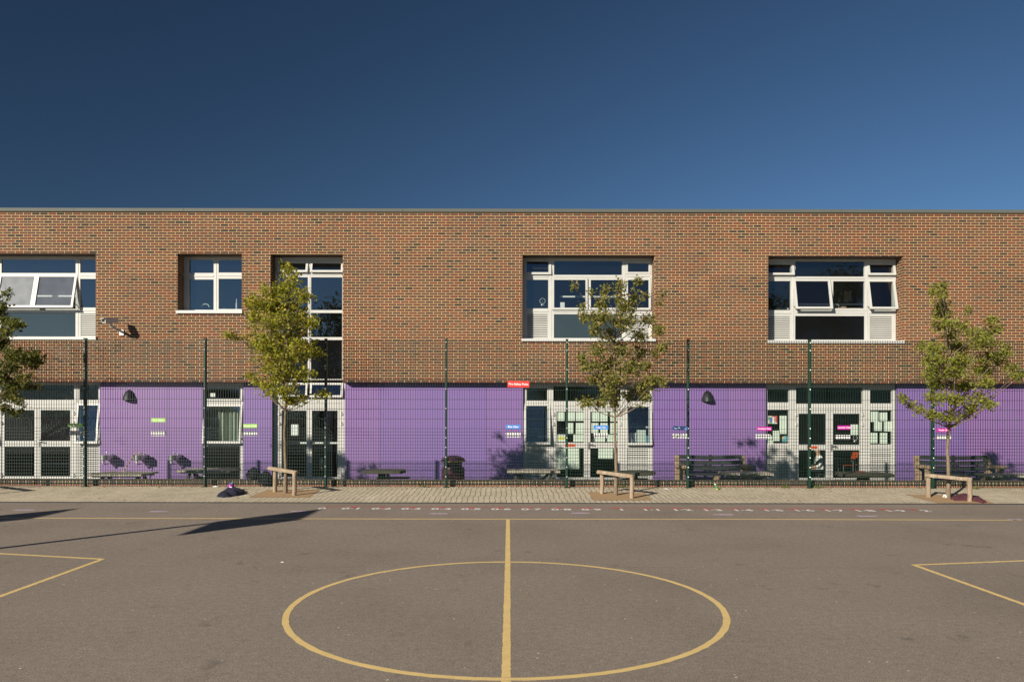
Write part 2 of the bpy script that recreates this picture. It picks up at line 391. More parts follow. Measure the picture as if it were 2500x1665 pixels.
M['dark_wood'] = wood('dark_olive_plank', (0.055,0.052,0.036), (0.12,0.112,0.08), (4,30,30))
M['charcoal'] = plain('charcoal_slat_plastic', (0.035,0.038,0.04), 0.6, 0.2, 10)
M['brown_block'] = wood('brown_timber_block', (0.26,0.18,0.115), (0.44,0.32,0.21), (6,6,24))
def barkm():
    t = NT('young_maple_bark'); p = t.objc(); f = t.noise(p, 1.0, 5, 0.65, (30,30,9))
    t.bump(f, 0.5, 0.006); return t.done(t.ramp(f, [(0.3, (0.12,0.088,0.056)), (0.7, (0.26,0.20,0.135))]), 0.85, 0, 0.2)
M['bark'] = barkm()
def leafm(name, stops):
    t = NT(name); t.t.nodes.remove(t.b)
    a = t.n('ShaderNodeAttribute', attribute_name='tint'); c = t.ramp(a.outputs['Fac'], stops)
    d = t.n('ShaderNodeBsdfPrincipled'); t.l(c, d.inputs['Base Color']); d.inputs['Roughness'].default_value = 0.5; d.inputs['Specular IOR Level'].default_value = 0.35
    tr = t.n('ShaderNodeBsdfTranslucent'); t.l(t.mix(1.0, c, (1.2,1.25,0.6), 'MULTIPLY'), tr.inputs[0])
    m = t.n('ShaderNodeMixShader'); m.inputs[0].default_value = 0.42; t.l(d.outputs[0], m.inputs[1]); t.l(tr.outputs[0], m.inputs[2])
    t.l(m.outputs[0], t.out.inputs[0]); return t.mat
M['leaf_a'] = leafm('yellow_green_leaf', [(0.0, (0.15,0.17,0.014)), (0.45, (0.31,0.31,0.026)), (0.8, (0.45,0.40,0.040)), (0.93, (0.52,0.36,0.055)), (1.0, (0.60,0.30,0.10))])
M['leaf_b'] = leafm('olive_leaf', [(0.0, (0.09,0.11,0.02)), (0.45, (0.19,0.205,0.036)), (0.75, (0.29,0.27,0.055)), (0.9, (0.42,0.28,0.13)), (1.0, (0.55,0.37,0.19))])
M['leaf_c'] = leafm('mid_green_leaf', [(0.0, (0.11,0.135,0.018)), (0.45, (0.235,0.25,0.036)), (0.8, (0.34,0.33,0.055)), (1.0, (0.38,0.30,0.075))])
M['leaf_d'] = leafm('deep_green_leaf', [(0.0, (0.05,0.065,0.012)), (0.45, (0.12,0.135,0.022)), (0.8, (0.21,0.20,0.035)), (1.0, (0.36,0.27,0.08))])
M['leaf_far'] = leafm('dark_green_leaf', [(0.0, (0.03,0.04,0.012)), (1.0, (0.07,0.08,0.02))])
M['black_cloth'] = plain('black_fabric', (0.012,0.013,0.018), 0.85, 0.3, 30)
M['navy_cloth'] = plain('navy_fabric', (0.012,0.014,0.03), 0.9, 0.3, 25)
M['maroon'] = plain('maroon_fabric', (0.10,0.028,0.038), 0.9, 0.3, 25)
M['magenta_ball'] = plain('magenta_plastic', (0.20,0.022,0.20), 0.45, 0.1)
M['paper'] = plain('pale_green_paper', (0.66,0.72,0.62), 0.8, 0.05, 2)
M['paper_w'] = plain('white_paper', (0.78,0.78,0.74), 0.8, 0.05, 2)
M['black_plastic'] = plain('black_plastic', (0.018,0.018,0.02), 0.45, 0.1)
M['steel'] = plain('brushed_steel', (0.55,0.55,0.53), 0.32, 0.08, 20, 0.9)
M['dull_metal'] = plain('dull_metal', (0.30,0.30,0.29), 0.45, 0.1, 20, 0.6)
M['bin'] = plain('aubergine_plastic', (0.085,0.028,0.042), 0.4, 0.15, 8)
M['brass'] = plain('brass_band', (0.55,0.40,0.16), 0.35, 0.1, 10, 0.7)
M['red_sign'] = plain('red_sign', (0.72,0.045,0.035), 0.45, 0.04)
M['green_sign'] = plain('green_sign', (0.26,0.50,0.07), 0.45, 0.06)
M['blue_sign'] = plain('blue_sign', (0.055,0.22,0.60), 0.45, 0.06)
M['magenta_sign'] = plain('magenta_sign', (0.42,0.022,0.28), 0.45, 0.06)
M['sign_white'] = plain('sign_white', (0.82,0.80,0.78), 0.5, 0.03)
M['orange'] = plain('orange_plastic', (0.50,0.075,0.02), 0.45, 0.06)
M['red_plastic'] = plain('red_plastic', (0.40,0.03,0.02), 0.45, 0.06)
M['yellow'] = plain('yellow_card', (0.70,0.62,0.10), 0.6, 0.06)
M['skin'] = plain('skin', (0.42,0.24,0.16), 0.55, 0.08)
M['hair'] = plain('dark_hair', (0.02,0.015,0.012), 0.6, 0.2, 30)
M['green_toy'] = plain('bright_green_plastic', (0.035,0.19,0.055), 0.4, 0.15)
M['weed'] = plain('weed_green', (0.10,0.13,0.03), 0.7, 0.3, 20)
M['dry_leaf'] = plain('dry_brown_leaf', (0.24,0.14,0.06), 0.8, 0.4, 30)
M['grey_bag'] = plain('grey_canvas', (0.40,0.38,0.36), 0.8, 0.1)
M['ocean'] = plain('globe_blue', (0.10,0.30,0.38), 0.4, 0.1)
def stripes():
    t = NT('yellow_black_stripe'); x, y, z = t.sep(t.objc())
    s = t.m('GREATER_THAN', t.m('FRACT', t.m('MULTIPLY', z, 11.0)), 0.5)
    return t.done(t.mix(s, (0.75,0.55,0.03), (0.02,0.02,0.02)), 0.5, 0, 0.4)
M['stripe'] = stripes()
def globe_m():
    t = NT('globe_print'); f = t.noise(t.objc(), 9, 3)
    return t.done(t.ramp(f, [(0.5, (0.10,0.34,0.42)), (0.54, (0.50,0.45,0.22)), (0.62, (0.55,0.30,0.14))]), 0.35, 0, 0.5)
M['globe'] = globe_m()
def poster_m():
    t = NT('coloured_squares_print'); x, y, z = t.sep(t.objc())
    cx = t.m('FLOOR', t.m('MULTIPLY', x, 13.0)); cz = t.m('FLOOR', t.m('MULTIPLY', z, 13.0)); r = t.white(t.comb(cx, cz, 2.0))
    c = t.ramp(r, [(0, (0.75,0.75,0.70)), (0.4, (0.15,0.18,0.45)), (0.52, (0.75,0.3,0.08)), (0.64, (0.25,0.5,0.15)), (0.78, (0.65,0.1,0.1)), (0.9, (0.75,0.72,0.6))], 'CONSTANT')
    return t.done(c, 0.6, 0, 0.3)
M['poster'] = poster_m()

# ------------------------------------------------------------------ the setting: ground
def sheet(name, x0, y0, x1, y1, z0, z1, mat, parent=None):
    mb = MB(); mb.face([(x0,y0,z0),(x1,y0,z0),(x1,y1,z1),(x0,y1,z1)])
    o = obj(name, mb, mat, parent); o['kind'] = 'structure'; return o
sheet('playground', -250, -250, 250, KY, 0, 0, M['asphalt'])
kb = MB(); kb.box(-250, KY, -0.3, 250, KY+0.095, 0.006); tag(obj('kerb', kb, M['kerb']), kind='structure')
sheet('paving', -250, KY+0.095, 250, YF+0.19, pav(KY+0.095), pav(YF+0.19), M['paving'])
sheet('terrace', -250, YF+0.35, 250, 400, TZ, TZ, M['terrace'])
def flat_poly(name, pts, mat, z=0.004, slope=False):
    mb = MB(); mb.face([(x, y, (pav(y) if slope else 0)+z) for x, y in pts]); return tag(obj(name, mb, mat), kind='structure')
def strip(mb, pts, w, z=0.0014, wob=0.0034):
    pts = [Vector(p) for p in pts]; n = len(pts)
    L = []; Rr = []
    for i, p in enumerate(pts):
        d = (pts[min(i+1, n-1)]-pts[max(i-1, 0)]).normalized(); nrm = Vector((-d.y, d.x))
        L.append(p+nrm*(w/2+R.uniform(-wob, wob))); Rr.append(p-nrm*(w/2+R.uniform(-wob, wob)))
    for i in range(n-1):
        mb.face([(Rr[i].x,Rr[i].y,z),(Rr[i+1].x,Rr[i+1].y,z),(L[i+1].x,L[i+1].y,z),(L[i].x,L[i].y,z)])
def line(a, b, step=0.02):
    a = Vector(a); b = Vector(b); n = max(2, int((b-a).length/step)); return [a.lerp(b, i/n) for i in range(n+1)]
CX, CY, CR = -0.042, 6.15, 1.75
mb = MB(); strip(mb, line((-25, 11.20), (CX, 11.13), 0.15)+line((CX, 11.13), (4, 11.17), 0.15)+line((4, 11.17), (25, 10.95), 0.15), 0.062); tag(obj('touchline', mb, M['yellow_paint']), kind='structure')
mb = MB(); strip(mb, line((CX-0.015, 11.09), (CX, CY+CR+0.027)), 0.056); strip(mb, line((CX, CY+CR-0.029), (CX+0.01, CY-CR+0.031)), 0.056); strip(mb, line((CX+0.01, CY-CR-0.027), (CX, -6)), 0.056); tag(obj('halfway_line', mb, M['yellow_paint']), kind='structure')
mb = MB(); strip(mb, [(CX+CR*math.cos(t*math.pi/90), CY+CR*math.sin(t*math.pi/90)) for t in range(181)], 0.052); tag(obj('centre_circle', mb, M['yellow_paint']), kind='structure')
mb = MB(); strip(mb, line((-4.41, 8.03), (-4.35, 4.2)), 0.052); strip(mb, line((-4.39, 8.0), (-10.2, 9.35)), 0.052, 0.0026); tag(obj('key_line', mb, M['yellow_paint']), kind='structure')
mb = MB(); strip(mb, line((4.21, 7.80), (4.30, 4.2)), 0.052); strip(mb, line((4.19, 7.77), (10.2, 8.87)), 0.052, 0.0026); tag(obj('key_line', mb, M['yellow_paint']), kind='structure')
# number line from 0 to 2
NX0, NDX = wx(796, 12.57), 0.4905
mb = MB(); strip(mb, line((NX0, 12.60), (NX0+20*NDX-0.02, 12.42), 0.3), 0.045, 0.0014, 0.002)
for i in range(21):
    x = NX0+i*NDX; y = 12.60-0.009*i; strip(mb, [(x+0.005, y-0.02), (x-0.005, y-0.15)], 0.095 if i else 0.05, 0.0026, 0.002)
tag(obj('number_line', mb, M['red_paint']), kind='structure')
for i in range(21):
    s = '0' if i == 0 else ('1' if i == 10 else ('2' if i == 20 else ('%.1f' % (i/10)).replace('.', '\u00b7')))
    v, f = text_mb(s, 0.28, 0.030, 0.95); mb = MB(); cx, cy = NX0+i*NDX-0.01+0.006*i, 12.60-0.009*i-0.255
    mb.v = [(a+cx, b+cy, 0.0032) for a, b, c in v]; mb.f = f; mb.m = [0]*len(f)
    tag(obj('number_marking', mb, M['white_paint']), kind='structure')
for px, py, l in [(60,1247,50),(388,1250,43),(730,1249,40),(1070,1254,46),(1418,1252,45),(1766,1255,48),(2118,1258,46),(2482,1266,44)]:
    y = gy(py); xc = wx(px, y); h = l/2/F*y; mb = MB()
    for k in range(6):
        a = -h+2*h*k/6; b = a+2*h/6; s0 = 0.055+R.uniform(-.02,.02); mb.face([(xc+a, y-s0, 0.0014), (xc+b, y-s0*0.9, 0.0014), (xc+b, y+s0, 0.0014), (xc+a, y+s0*0.8, 0.0014)])
    tag(obj('lilac_dash_marking', mb, M['pink_paint']), kind='structure')

# ------------------------------------------------------------------ school building
bld = thing('school_building', 'long two storey school building with red brown brick above and purple cladding below', 'building', (0, YB, TZ))
XL, XR = -21.0, 21.0
ZT = wz(518, YB); ZB = wz(934, YB)
def op(x0, y0, x1, y1): return (wx(x0, YB), wz(y1, YB), wx(x1, YB), wz(y0, YB))
OPEN = {'a': op(-106,621,233,832), 'b': op(433,621,589.5,767), 'c': op(660,622,836,934), 'd': op(1275,622.5,1597.5,833.5), 'e': op(1875,624,2204,837)}
mb = MB()
xs = sorted({XL, XR, *[v for o in OPEN.values() for v in (o[0], o[2])]}); zs = sorted({ZT, ZB, *[v for o in OPEN.values() for v in (o[1], o[3])]})
for i in range(len(xs)-1):
    for j in range(len(zs)-1):
        cx, cz = (xs[i]+xs[i+1])/2, (zs[j]+zs[j+1])/2
        if any(o[0] < cx < o[2] and o[1] < cz < o[3] for o in OPEN.values()): continue
        mb.face([(xs[i],YB,zs[j]),(xs[i+1],YB,zs[j]),(xs[i+1],YB,zs[j+1]),(xs[i],YB,zs[j+1])])
DP = 0.46
for k, (a, b, c, d) in OPEN.items():
    mb.face([(a,YB,b),(a,YB,d),(a,YB+DP,d),(a,YB+DP,b)]); mb.face([(c,YB,d),(c,YB,b),(c,YB+DP,b),(c,YB+DP,d)])
    mb.face([(a,YB,d),(c,YB,d),(c,YB+DP,d),(a,YB+DP,d)], 1)
    if k != 'c': mb.face([(a,YB,b),(a,YB+DP,b),(c,YB+DP,b),(c,YB,b)])
for x in (XL, XR): mb.face([(x,YB,ZB),(x,YB,ZT),(x,YB+14,ZT),(x,YB+14,ZB)])
obj('brick_wall', mb, [M['brick'], M['soffit']], bld)
# movement joints: thin reddish sealant strips
for px in (67, 523, 1438, 2042):
    mb = MB(); x = wx(px, YB); zlo = wz(617, YB) if px != 2042 else wz(619, YB)
    mb.box(x-0.006, YB-0.002, zlo, x+0.006, YB+0.004, ZT-0.02); obj('movement_joint', mb, M['sealant'], bld)
    if px in (523, 1438, 2042): mb = MB(); mb.box(x-0.006, YB-0.002, ZB, x+0.006, YB+0.004, wz({523:772,1438:839,2042:842}[px], YB)); obj('movement_joint', mb, M['sealant'], bld)
mb = MB(); n = 14
for i in range(n):
    a = XL+(XR-XL)*i/n; b = XL+(XR-XL)*(i+1)/n-0.006
    mb.box(a, YB-0.045, ZT-0.012, b, YB+0.4, wz(511, YB))
obj('coping', mb, M['coping'], bld)
mb = MB(); mb.box(XL, YB+0.41, 6.9, XR, YB+14, 7.0); obj('roof', mb, M['roof'], bld)
mb = MB()
for a, b in ((XL, OPEN['c'][0]-0.01), (OPEN['c'][2]+0.01, XR)): mb = MB(); mb.face([(a,YB,ZB),(b,YB,ZB),(b,YB+0.6,ZB),(a,YB+0.6,ZB)]); obj('soffit', mb, M['soffit'], bld)
mb = MB()
GO = [(-106,243),(495,594),(664,842),(1277,1595),(1870,2189)]      # openings of the ground floor, px on the cladding front
def gx(px): return wx(px, YP)
edges = [XL]+[gx(v) for o in GO for v in o]+[XR]
for i in range(0, len(edges), 2): mb = MB(); mb.box(edges[i], YP+0.034, TZ, edges[i+1], YP+0.32, ZB-0.003); obj('inner_wall', mb, M['dark_wall'], bld)
PJ = [[-700,-400,-106],[243,410,495],[594,664],[842,928,1014,1187,1277],[1595,1776,1870],[2189,2360,2530,2700,3050]]
for run in PJ:
    for a, b in zip(run, run[1:]):
        mb = MB(); mb.box(max(XL, gx(a)+0.003), YP, TZ+0.05, min(XR, gx(b)-0.003), YP+0.03, ZB-0.004); obj('cladding_panel', mb, M['purple'], bld)
mb = MB(); mb.box(XL, YB+13.7, TZ, XR, YB+14, 6.88); mb.box(XL, YB+0.62, TZ, XL+0.2, YB+13.68, 6.88); mb.box(XR-0.2, YB+0.62, TZ, XR, YB+13.68, 6.88); obj('rear_wall', mb, M['dark_wall'], bld)
# rooms behind the glass
RY = YB+0.60
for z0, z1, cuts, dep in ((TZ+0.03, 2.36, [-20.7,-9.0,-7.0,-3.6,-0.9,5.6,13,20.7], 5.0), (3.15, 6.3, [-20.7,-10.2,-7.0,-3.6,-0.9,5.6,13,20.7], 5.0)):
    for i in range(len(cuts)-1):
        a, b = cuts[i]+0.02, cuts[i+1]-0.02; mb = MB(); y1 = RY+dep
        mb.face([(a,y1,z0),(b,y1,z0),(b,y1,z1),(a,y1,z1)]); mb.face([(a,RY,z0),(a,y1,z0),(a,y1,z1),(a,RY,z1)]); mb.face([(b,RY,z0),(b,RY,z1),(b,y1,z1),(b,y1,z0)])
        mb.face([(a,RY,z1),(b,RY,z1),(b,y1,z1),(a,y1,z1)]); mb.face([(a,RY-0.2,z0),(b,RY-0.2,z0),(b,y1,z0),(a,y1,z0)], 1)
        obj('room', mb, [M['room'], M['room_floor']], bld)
# display rails inside, seen as pale horizontal lines
for px0, px1, py, Y in ((35,186,725,21.9),(1366,1522,724,21.9),(1366,1600,724.5,22.6),(1950,2110,741.5,21.9),(1895,1925,753,21.6),(36,172,1134,21.9),(1312,1340,1066,21.5),(1536,1592,1042,21.5),(690,826,1082,21.3),(1300,1345,655,21.6)):
    mb = MB(); a = W(px0, py, Y); b = W(px1, py, Y); mb.box(a.x, Y, a.z-0.022, b.x, Y+0.03, a.z+0.022); obj('display_rail', mb, M['rail_white'], bld)

def sash(win, x0, x1, z0, z1, Yp, ang, mw=0.058, glassm=None):
    glassm = glassm or ('glass_low' if z1 < 2.6 and ang < 5 else 'glass')
    ca, sa = math.cos(rad(ang)), math.sin(rad(ang)); yh = Yp-0.012
    def P(x, z, n): d = z1-z; return (x, yh-d*sa-n*ca, z1-d*ca+n*sa)
    mb = MB()
    def bar(xa, xb, za, zb):
        mb.hexa([P(xa,za,0),P(xb,za,0),P(xb,za,-0.05),P(xa,za,-0.05),P(xa,zb,0),P(xb,zb,0),P(xb,zb,-0.05),P(xa,zb,-0.05)])
        # stepped inner bead
    bar(x0, x0+mw, z0, z1); bar(x1-mw, x1, z0, z1); bar(x0+mw, x1-mw, z0, z0+mw); bar(x0+mw, x1-mw, z1-mw, z1)
    s = obj('sash', mb, M['white'], win, recalc=True)
    g = MB(); g.face([P(x0+mw,z0+mw,-0.028),P(x1-mw,z0+mw,-0.028),P(x1-mw,z1-mw,-0.028),P(x0+mw,z1-mw,-0.028)]); obj('pane', g, M[glassm], win)
    if ang > 3:        # stay arms
        for xx in (x0+0.01, x1-0.02): st = MB(); st.beam(P(xx, z0+0.05, -0.05), (xx, Yp+0.03, z0+0.16*(z1-z0)), 0.012, 0.02); obj('stay', st, M['dull_metal'], win)
def louvre(win, x0, x1, z0, z1, Yp, pitch=0.059):
    mb = MB(); n = max(3, round((z1-z0)/pitch)); p = (z1-z0)/n; fw = 0.02
    for i in range(n):
        zc = z0+p*i
        mb.hexa([(x0+fw,Yp+0.004,zc+0.006),(x1-fw,Yp+0.004,zc+0.006),(x1-fw,Yp+0.05,zc+p*0.75),(x0+fw,Yp+0.05,zc+p*0.75),(x0+fw,Yp-0.002,zc+0.020),(x1-fw,Yp-0.002,zc+0.020),(x1-fw,Yp+0.046,zc+p*0.75+0.012),(x0+fw,Yp+0.046,zc+p*0.75+0.012)])
        mb.box(x0+fw, Yp-0.004, zc+0.004, x1-fw, Yp+0.003, zc+p*0.44)
    mb.box(x0, Yp+0.001, z0, x0+fw-0.001, Yp+0.06, z1); mb.box(x1-fw+0.001, Yp+0.001, z0, x1, Yp+0.06, z1)
    mb.box(x0+fw, Yp+0.055, z0, x1-fw, Yp+0.065, z1, 1)
    obj('louvre', mb, [M['white'], M['dark_wall']], win, recalc=True)
def window(label, x0, x1, ztop, zbot, Yp, cols, sill=None, mat='white', name='window'):
    """x0,x1,ztop,zbot in metres; cols: (px0,px1,[(py0,py1,type,opt)]) on plane Yp"""
    mb = MB(); T = 0.075
    prev = x0
    for (a, b, cells) in cols:
        a, b = wx(a, Yp), wx(b, Yp)
        mb.box(prev, Yp, zbot, a, Yp+T, ztop); 
        mb.box((prev+a)/2-0.012, Yp-0.008, zbot+0.01, (prev+a)/2+0.012, Yp-0.0005, ztop-0.01) if prev != x0 and a-prev > 0.08 else None
        zt = ztop
        for c in cells:
            zc = wz(c[0], Yp)
            if zt-zc > 0.005:
                mb.box(a, Yp+0.002, zc, b, Yp+T-0.002, zt)
                if zt-zc > 0.09 and zt != ztop: mb.box(a, Yp-0.012, (zt+zc)/2-0.012, b, Yp+0.0005, (zt+zc)/2+0.02)
            zt = wz(c[1], Yp)
        if zt-zbot > 0.005: mb.box(a, Yp+0.002, zbot, b, Yp+T-0.002, zt)
        prev = b
    mb.box(prev, Yp, zbot, x1, Yp+T, ztop)
    w = obj(name, mb, M[mat], bld)
    if label: w['label'] = label
    for (a, b, cells) in cols:
        a, b = wx(a, Yp), wx(b, Yp)
        for c in cells:
            z1, z0 = wz(c[0], Yp), wz(c[1], Yp); k = c[2]
            if k == 'fix':
                g = MB(); g.face([(a,Yp+0.03,z0),(b,Yp+0.03,z0),(b,Yp+0.03,z1),(a,Yp+0.03,z1)]); obj('pane', g, M[c[3] if len(c) > 3 else ('glass_low' if z1 < 2.6 else 'glass')], w)
            elif k in ('spandrel', 'spandrel_dark'):
                g = MB(); g.box(a, Yp+0.02, z0, b, Yp+0.05, z1); obj('spandrel_panel', g, M[k], w)
            elif k == 'louvre': louvre(w, a, b, z0, z1, Yp+0.004)
            elif k == 'sash':
                for (sx0, sx1, ang, *gm) in c[3]: sash(w, wx(sx0, Yp), wx(sx1, Yp), z0-0.02, z1+0.03, Yp, ang, 0.058, gm[0] if gm else None)
    if sill is not None:
        sb = MB(); sb.box(x0-0.03, YB-0.05, sill[0], x1+0.03, Yp-0.001, sill[1]); obj('sill', sb, M['sill'], w)
    return w
def o4(k): a, b, c, d = OPEN[k]; return dict(x0=a+0.002, x1=c-0.002, ztop=d-0.004)
def sl_(k, py0): return (OPEN[k][1]+0.003, wz(py0, YB))
window('white window with two top hung casements propped open, bright reflection painted on their glass', **o4('a'), zbot=wz(825, YB)+0.003, Yp=YW, cols=[
    (-85,-8,[(636,668,'fix'),(684,753,'fix'),(767,824,'louvre')]),
    (3,184,[(636,669,'fix'),(676,756,'sash',[(-1,90,13,'glass_glare'),(91,188,13,'glass_faint_glare')]),(766,824,'spandrel')]),
    (195,241,[(636,668,'fix'),(683,753,'fix'),(768,824,'louvre')])], sill=sl_('a', 825))
window('small four pane white window', **o4('b'), zbot=wz(760, YB)+0.003, Yp=YW, cols=[
    (461,521,[(636,668,'fix'),(684,758,'fix')]),(533,593,[(636,667,'fix'),(682,756,'fix')])], sill=sl_('b', 760))
window('tall dark stairwell window rising over the double door', **o4('c'), zbot=wz(929, YW), Yp=YW, cols=[
    (682,751,[(641,666,'sash',[(677,752,15)]),(678,758,'fix'),(765,824,'fix'),(831,926,'spandrel_dark')]),
    (759,835,[(641,666,'sash',[(758,838,15)]),(678,758,'fix'),(765,824,'fix'),(831,926,'spandrel_dark')])])
window('white window with plain closed casements behind the middle tree', **o4('d'), zbot=wz(827, YB)+0.003, Yp=YW, cols=[
    (1285,1338,[(636,669,'sash',[(1279,1345,6)]),(683,753,'fix'),(767,826,'louvre')]),
    (1352,1518,[(637,671,'fix'),(681,755,'sash',[(1347,1434,2),(1436.5,1524,2)]),(767,825,'spandrel')]),
    (1531,1584,[(640,667,'sash',[(1527,1588,0)]),(681,755,'sash',[(1527,1588,3)]),(770,826,'louvre')])], sill=sl_('d', 827))
window('white window with several casements tipped open and a black lower panel', **o4('e'), zbot=wz(830, YB)+0.003, Yp=YW, cols=[
    (1872,1930,[(642,670,'sash',[(1866,1937,12)]),(685,756,'fix'),(771,828,'louvre')]),
    (1941,2110,[(637,674,'fix'),(683,755,'sash',[(1936,2026,13),(2028,2115,0)]),(770,828,'spandrel_dark')]),
    (2122,2179,[(642,670,'sash',[(2116,2184,12)]),(684,755,'sash',[(2116,2184,13)]),(771,828,'louvre')])], sill=sl_('e', 830))
ZG = ZB-0.006; ZD = TZ+0.03
window('wide ground floor window wall at the left end', gx(-106), gx(243), ZG, ZD, YG, [
    (-92,-10,[(942,978,'fix'),(989,1083,'sash',[(-95,-8,8)]),(1092,1166,'louvre')]),
    (3,181,[(942,978,'fix'),(998,1195,'void')]),
    (194,240,[(942,978,'fix'),(989,1083,'sash',[(188,245,8)]),(1092,1166,'louvre')])])
window('single ground floor window with an open casement', gx(495), gx(594), ZG, ZD, YG, [
    (503,586,[(947,978,'sash',[(498,592,4)]),(991,1082,'sash',[(498,592,7)]),(1090,1176,'spandrel_dark')])])
YD = YG+0.08
window('white frame with two open vents above the double door', gx(664), gx(842), ZG, ZD, YD, [
    (681,834,[(938,970,'sash',[(679,752,14),(757,838,14)]),(998,1195,'void')])])
window('ground floor window wall papered with pale sheets beside the middle tree', gx(1277), gx(1595), ZG, ZD, YG, [
    (1286,1336,[(948,978,'fix'),(988,1083,'sash',[(1279,1343,7)]),(1093,1166,'louvre')]),
    (1351,1515,[(943,979,'fix'),(999,1195,'void')]),
    (1531,1584,[(948,979,'fix'),(990,1084,'sash',[(1527,1591,7)]),(1095,1166,'louvre')])])
window('ground floor window wall with a globe and posters at the right', gx(1870), gx(2189), ZG, ZD, YG, [
    (1874,1926,[(949,981,'fix'),(999,1081,'fix'),(1094,1168,'louvre')]),
    (1943,2106,[(945,984,'fix'),(1003,1195,'void')]),
    (2124,2178,[(950,983,'fix'),(1000,1083,'fix'),(1096,1168,'louvre')])])
def door(label, px0, px1, ptop, panes, Yp, rail, hinge_side, lever=None, sticker=None):
    a, b = wx(px0, Yp)+0.004, wx(px1, Yp)-0.004; zt = wz(ptop, Yp)-0.004; zb = TZ+0.04; pa, pb = wx(panes[0], Yp), wx(panes[1], Yp); T = (Yp+0.012, Yp+0.062)
    mb = MB(); mb.box(a, T[0], zb, pa, T[1], zt); mb.box(pb, T[0], zb, b, T[1], zt)
    ztp = zt-0.055; zbp = wz(1165, Yp)
    mb.box(pa, T[0], ztp, pb, T[1], zt); mb.box(pa, T[0], zb, pb, T[1], zbp)
    spans = [(zbp, ztp)]
    if rail: r1, r0 = wz(rail[0], Yp), wz(rail[1], Yp); mb.box(pa, T[0], r0, pb, T[1], r1); spans = [(zbp, r0), (r1, ztp)]
    d = obj('glazed_door', mb, M['white'], bld); d['label'] = label
    for z0, z1 in spans:
        g = MB(); g.face([(pa,Yp+0.04,z0),(pb,Yp+0.04,z0),(pb,Yp+0.04,z1),(pa,Yp+0.04,z1)]); obj('pane', g, M['glass_low'], d)
    hx = a if hinge_side < 0 else b
    for pz in (1009, 1033, 1160):
        h = MB(); z = wz(pz, Yp); h.box(hx-0.045, Yp-0.02, z-0.05, hx+0.045, Yp-0.001, z-0.02); h.tube([(hx, Yp-0.022, z-0.07), (hx, Yp-0.022, z+0.03)], 0.014, 8); obj('hinge', h, M['sill'], d)
    if lever:
        p = W(lever[0], lever[1], Yp-0.03); h = MB(); h.box(p.x-0.02, Yp-0.008, p.z-0.14, p.x+0.02, Yp+0.010, p.z+0.05); h.tube([(p.x, Yp+0.01, p.z), (p.x, Yp-0.06, p.z), (p.x+0.13, Yp-0.065, p.z-0.01)], 0.014, 8); obj('handle', h, M['dull_metal'], d)
    if sticker:
        q = MB(); c0 = W(sticker[0], sticker[1], Yp); c1 = W(sticker[2], sticker[3], Yp); q.box(c0.x, Yp+0.007, c1.z, c1.x, Yp+0.0115, c0.z); obj('sticker', q, M['orange'], d)
door('left leaf of the white double door at the left end', 3, 91, 998, (10,83), YG, (1078,1092), -1)
door('right leaf of the white double door at the left end', 91, 181, 998, (98.5,171), YG, (1078,1092), 1, (94,1079))
door('left leaf of the full glass double door below the stairwell window', 681, 755, 998, (687,748), YD, None, -1)
door('right leaf of the full glass double door below the stairwell window', 755, 834, 998, (762,824), YD, None, 1, (758,1079))
door('left leaf of the papered white double door', 1351, 1434, 999, (1359,1426), YG, (1080,1093), -1, None, (1379,1083.5,1404,1090))
door('right leaf of the papered white double door', 1434, 1515, 999, (1442,1508), YG, (1080,1093), 1, (1438,1084))
door('left leaf of the white double door at the right', 1943, 2026, 1003, (1950,2017), YG, (1084,1097), -1, None, (1971,1087.5,1996,1094))
door('right leaf of the white double door at the right', 2026, 2106, 1003, (2034,2100), YG, (1084,1097), 1, (2031,1087))

# ------------------------------------------------------------------ things on the building
def wall_light(px, label):
    Y = YP; c = W(px, 976, Y); r = thing('wall_light', label, 'wall light', (c.x, Y, c.z), 'black wedge wall lights')
    mb = MB(); n = 10; hw, hh, dp = 0.165, 0.30, 0.20; base = len(mb.v); rows = 7
    for i in range(rows+1):                      # half cone, wide at the foot, closing to a rounded top
        t = i/rows; s = math.sqrt(max(0.0, 1-t**1.7)); z = c.z-0.03+t*hh
        for k in range(n+1):
            a = math.pi*k/n; mb.v.append((c.x-math.cos(a)*hw*s, Y-0.004-math.sin(a)*dp*s*(1-0.25*t), z))
    for i in range(rows):
        for k in range(n): mb.f.append((i*(n+1)+k, i*(n+1)+k+1, (i+1)*(n+1)+k+1, (i+1)*(n+1)+k)); mb.m.append(0)
    mb.f.append(tuple(range(n+1))[::-1]); mb.m.append(0)
    obj('shade', mb, M['black_plastic'], r, smooth=True, recalc=True)
    l = MB(); l.box(c.x-0.09, Y-0.15, c.z-0.042, c.x+0.09, Y-0.02, c.z-0.031); obj('lens', l, M['dull_metal'], r)
    p = MB(); p.box(c.x-0.06, Y-0.006, c.z-0.06, c.x+0.06, Y-0.0005, c.z+0.18); obj('back_plate', p, M['black_plastic'], r)
wall_light(316, 'black wedge wall light on the purple wall above the drinking fountains')
wall_light(1727, 'black wedge wall light on the purple wall above the slatted bench')
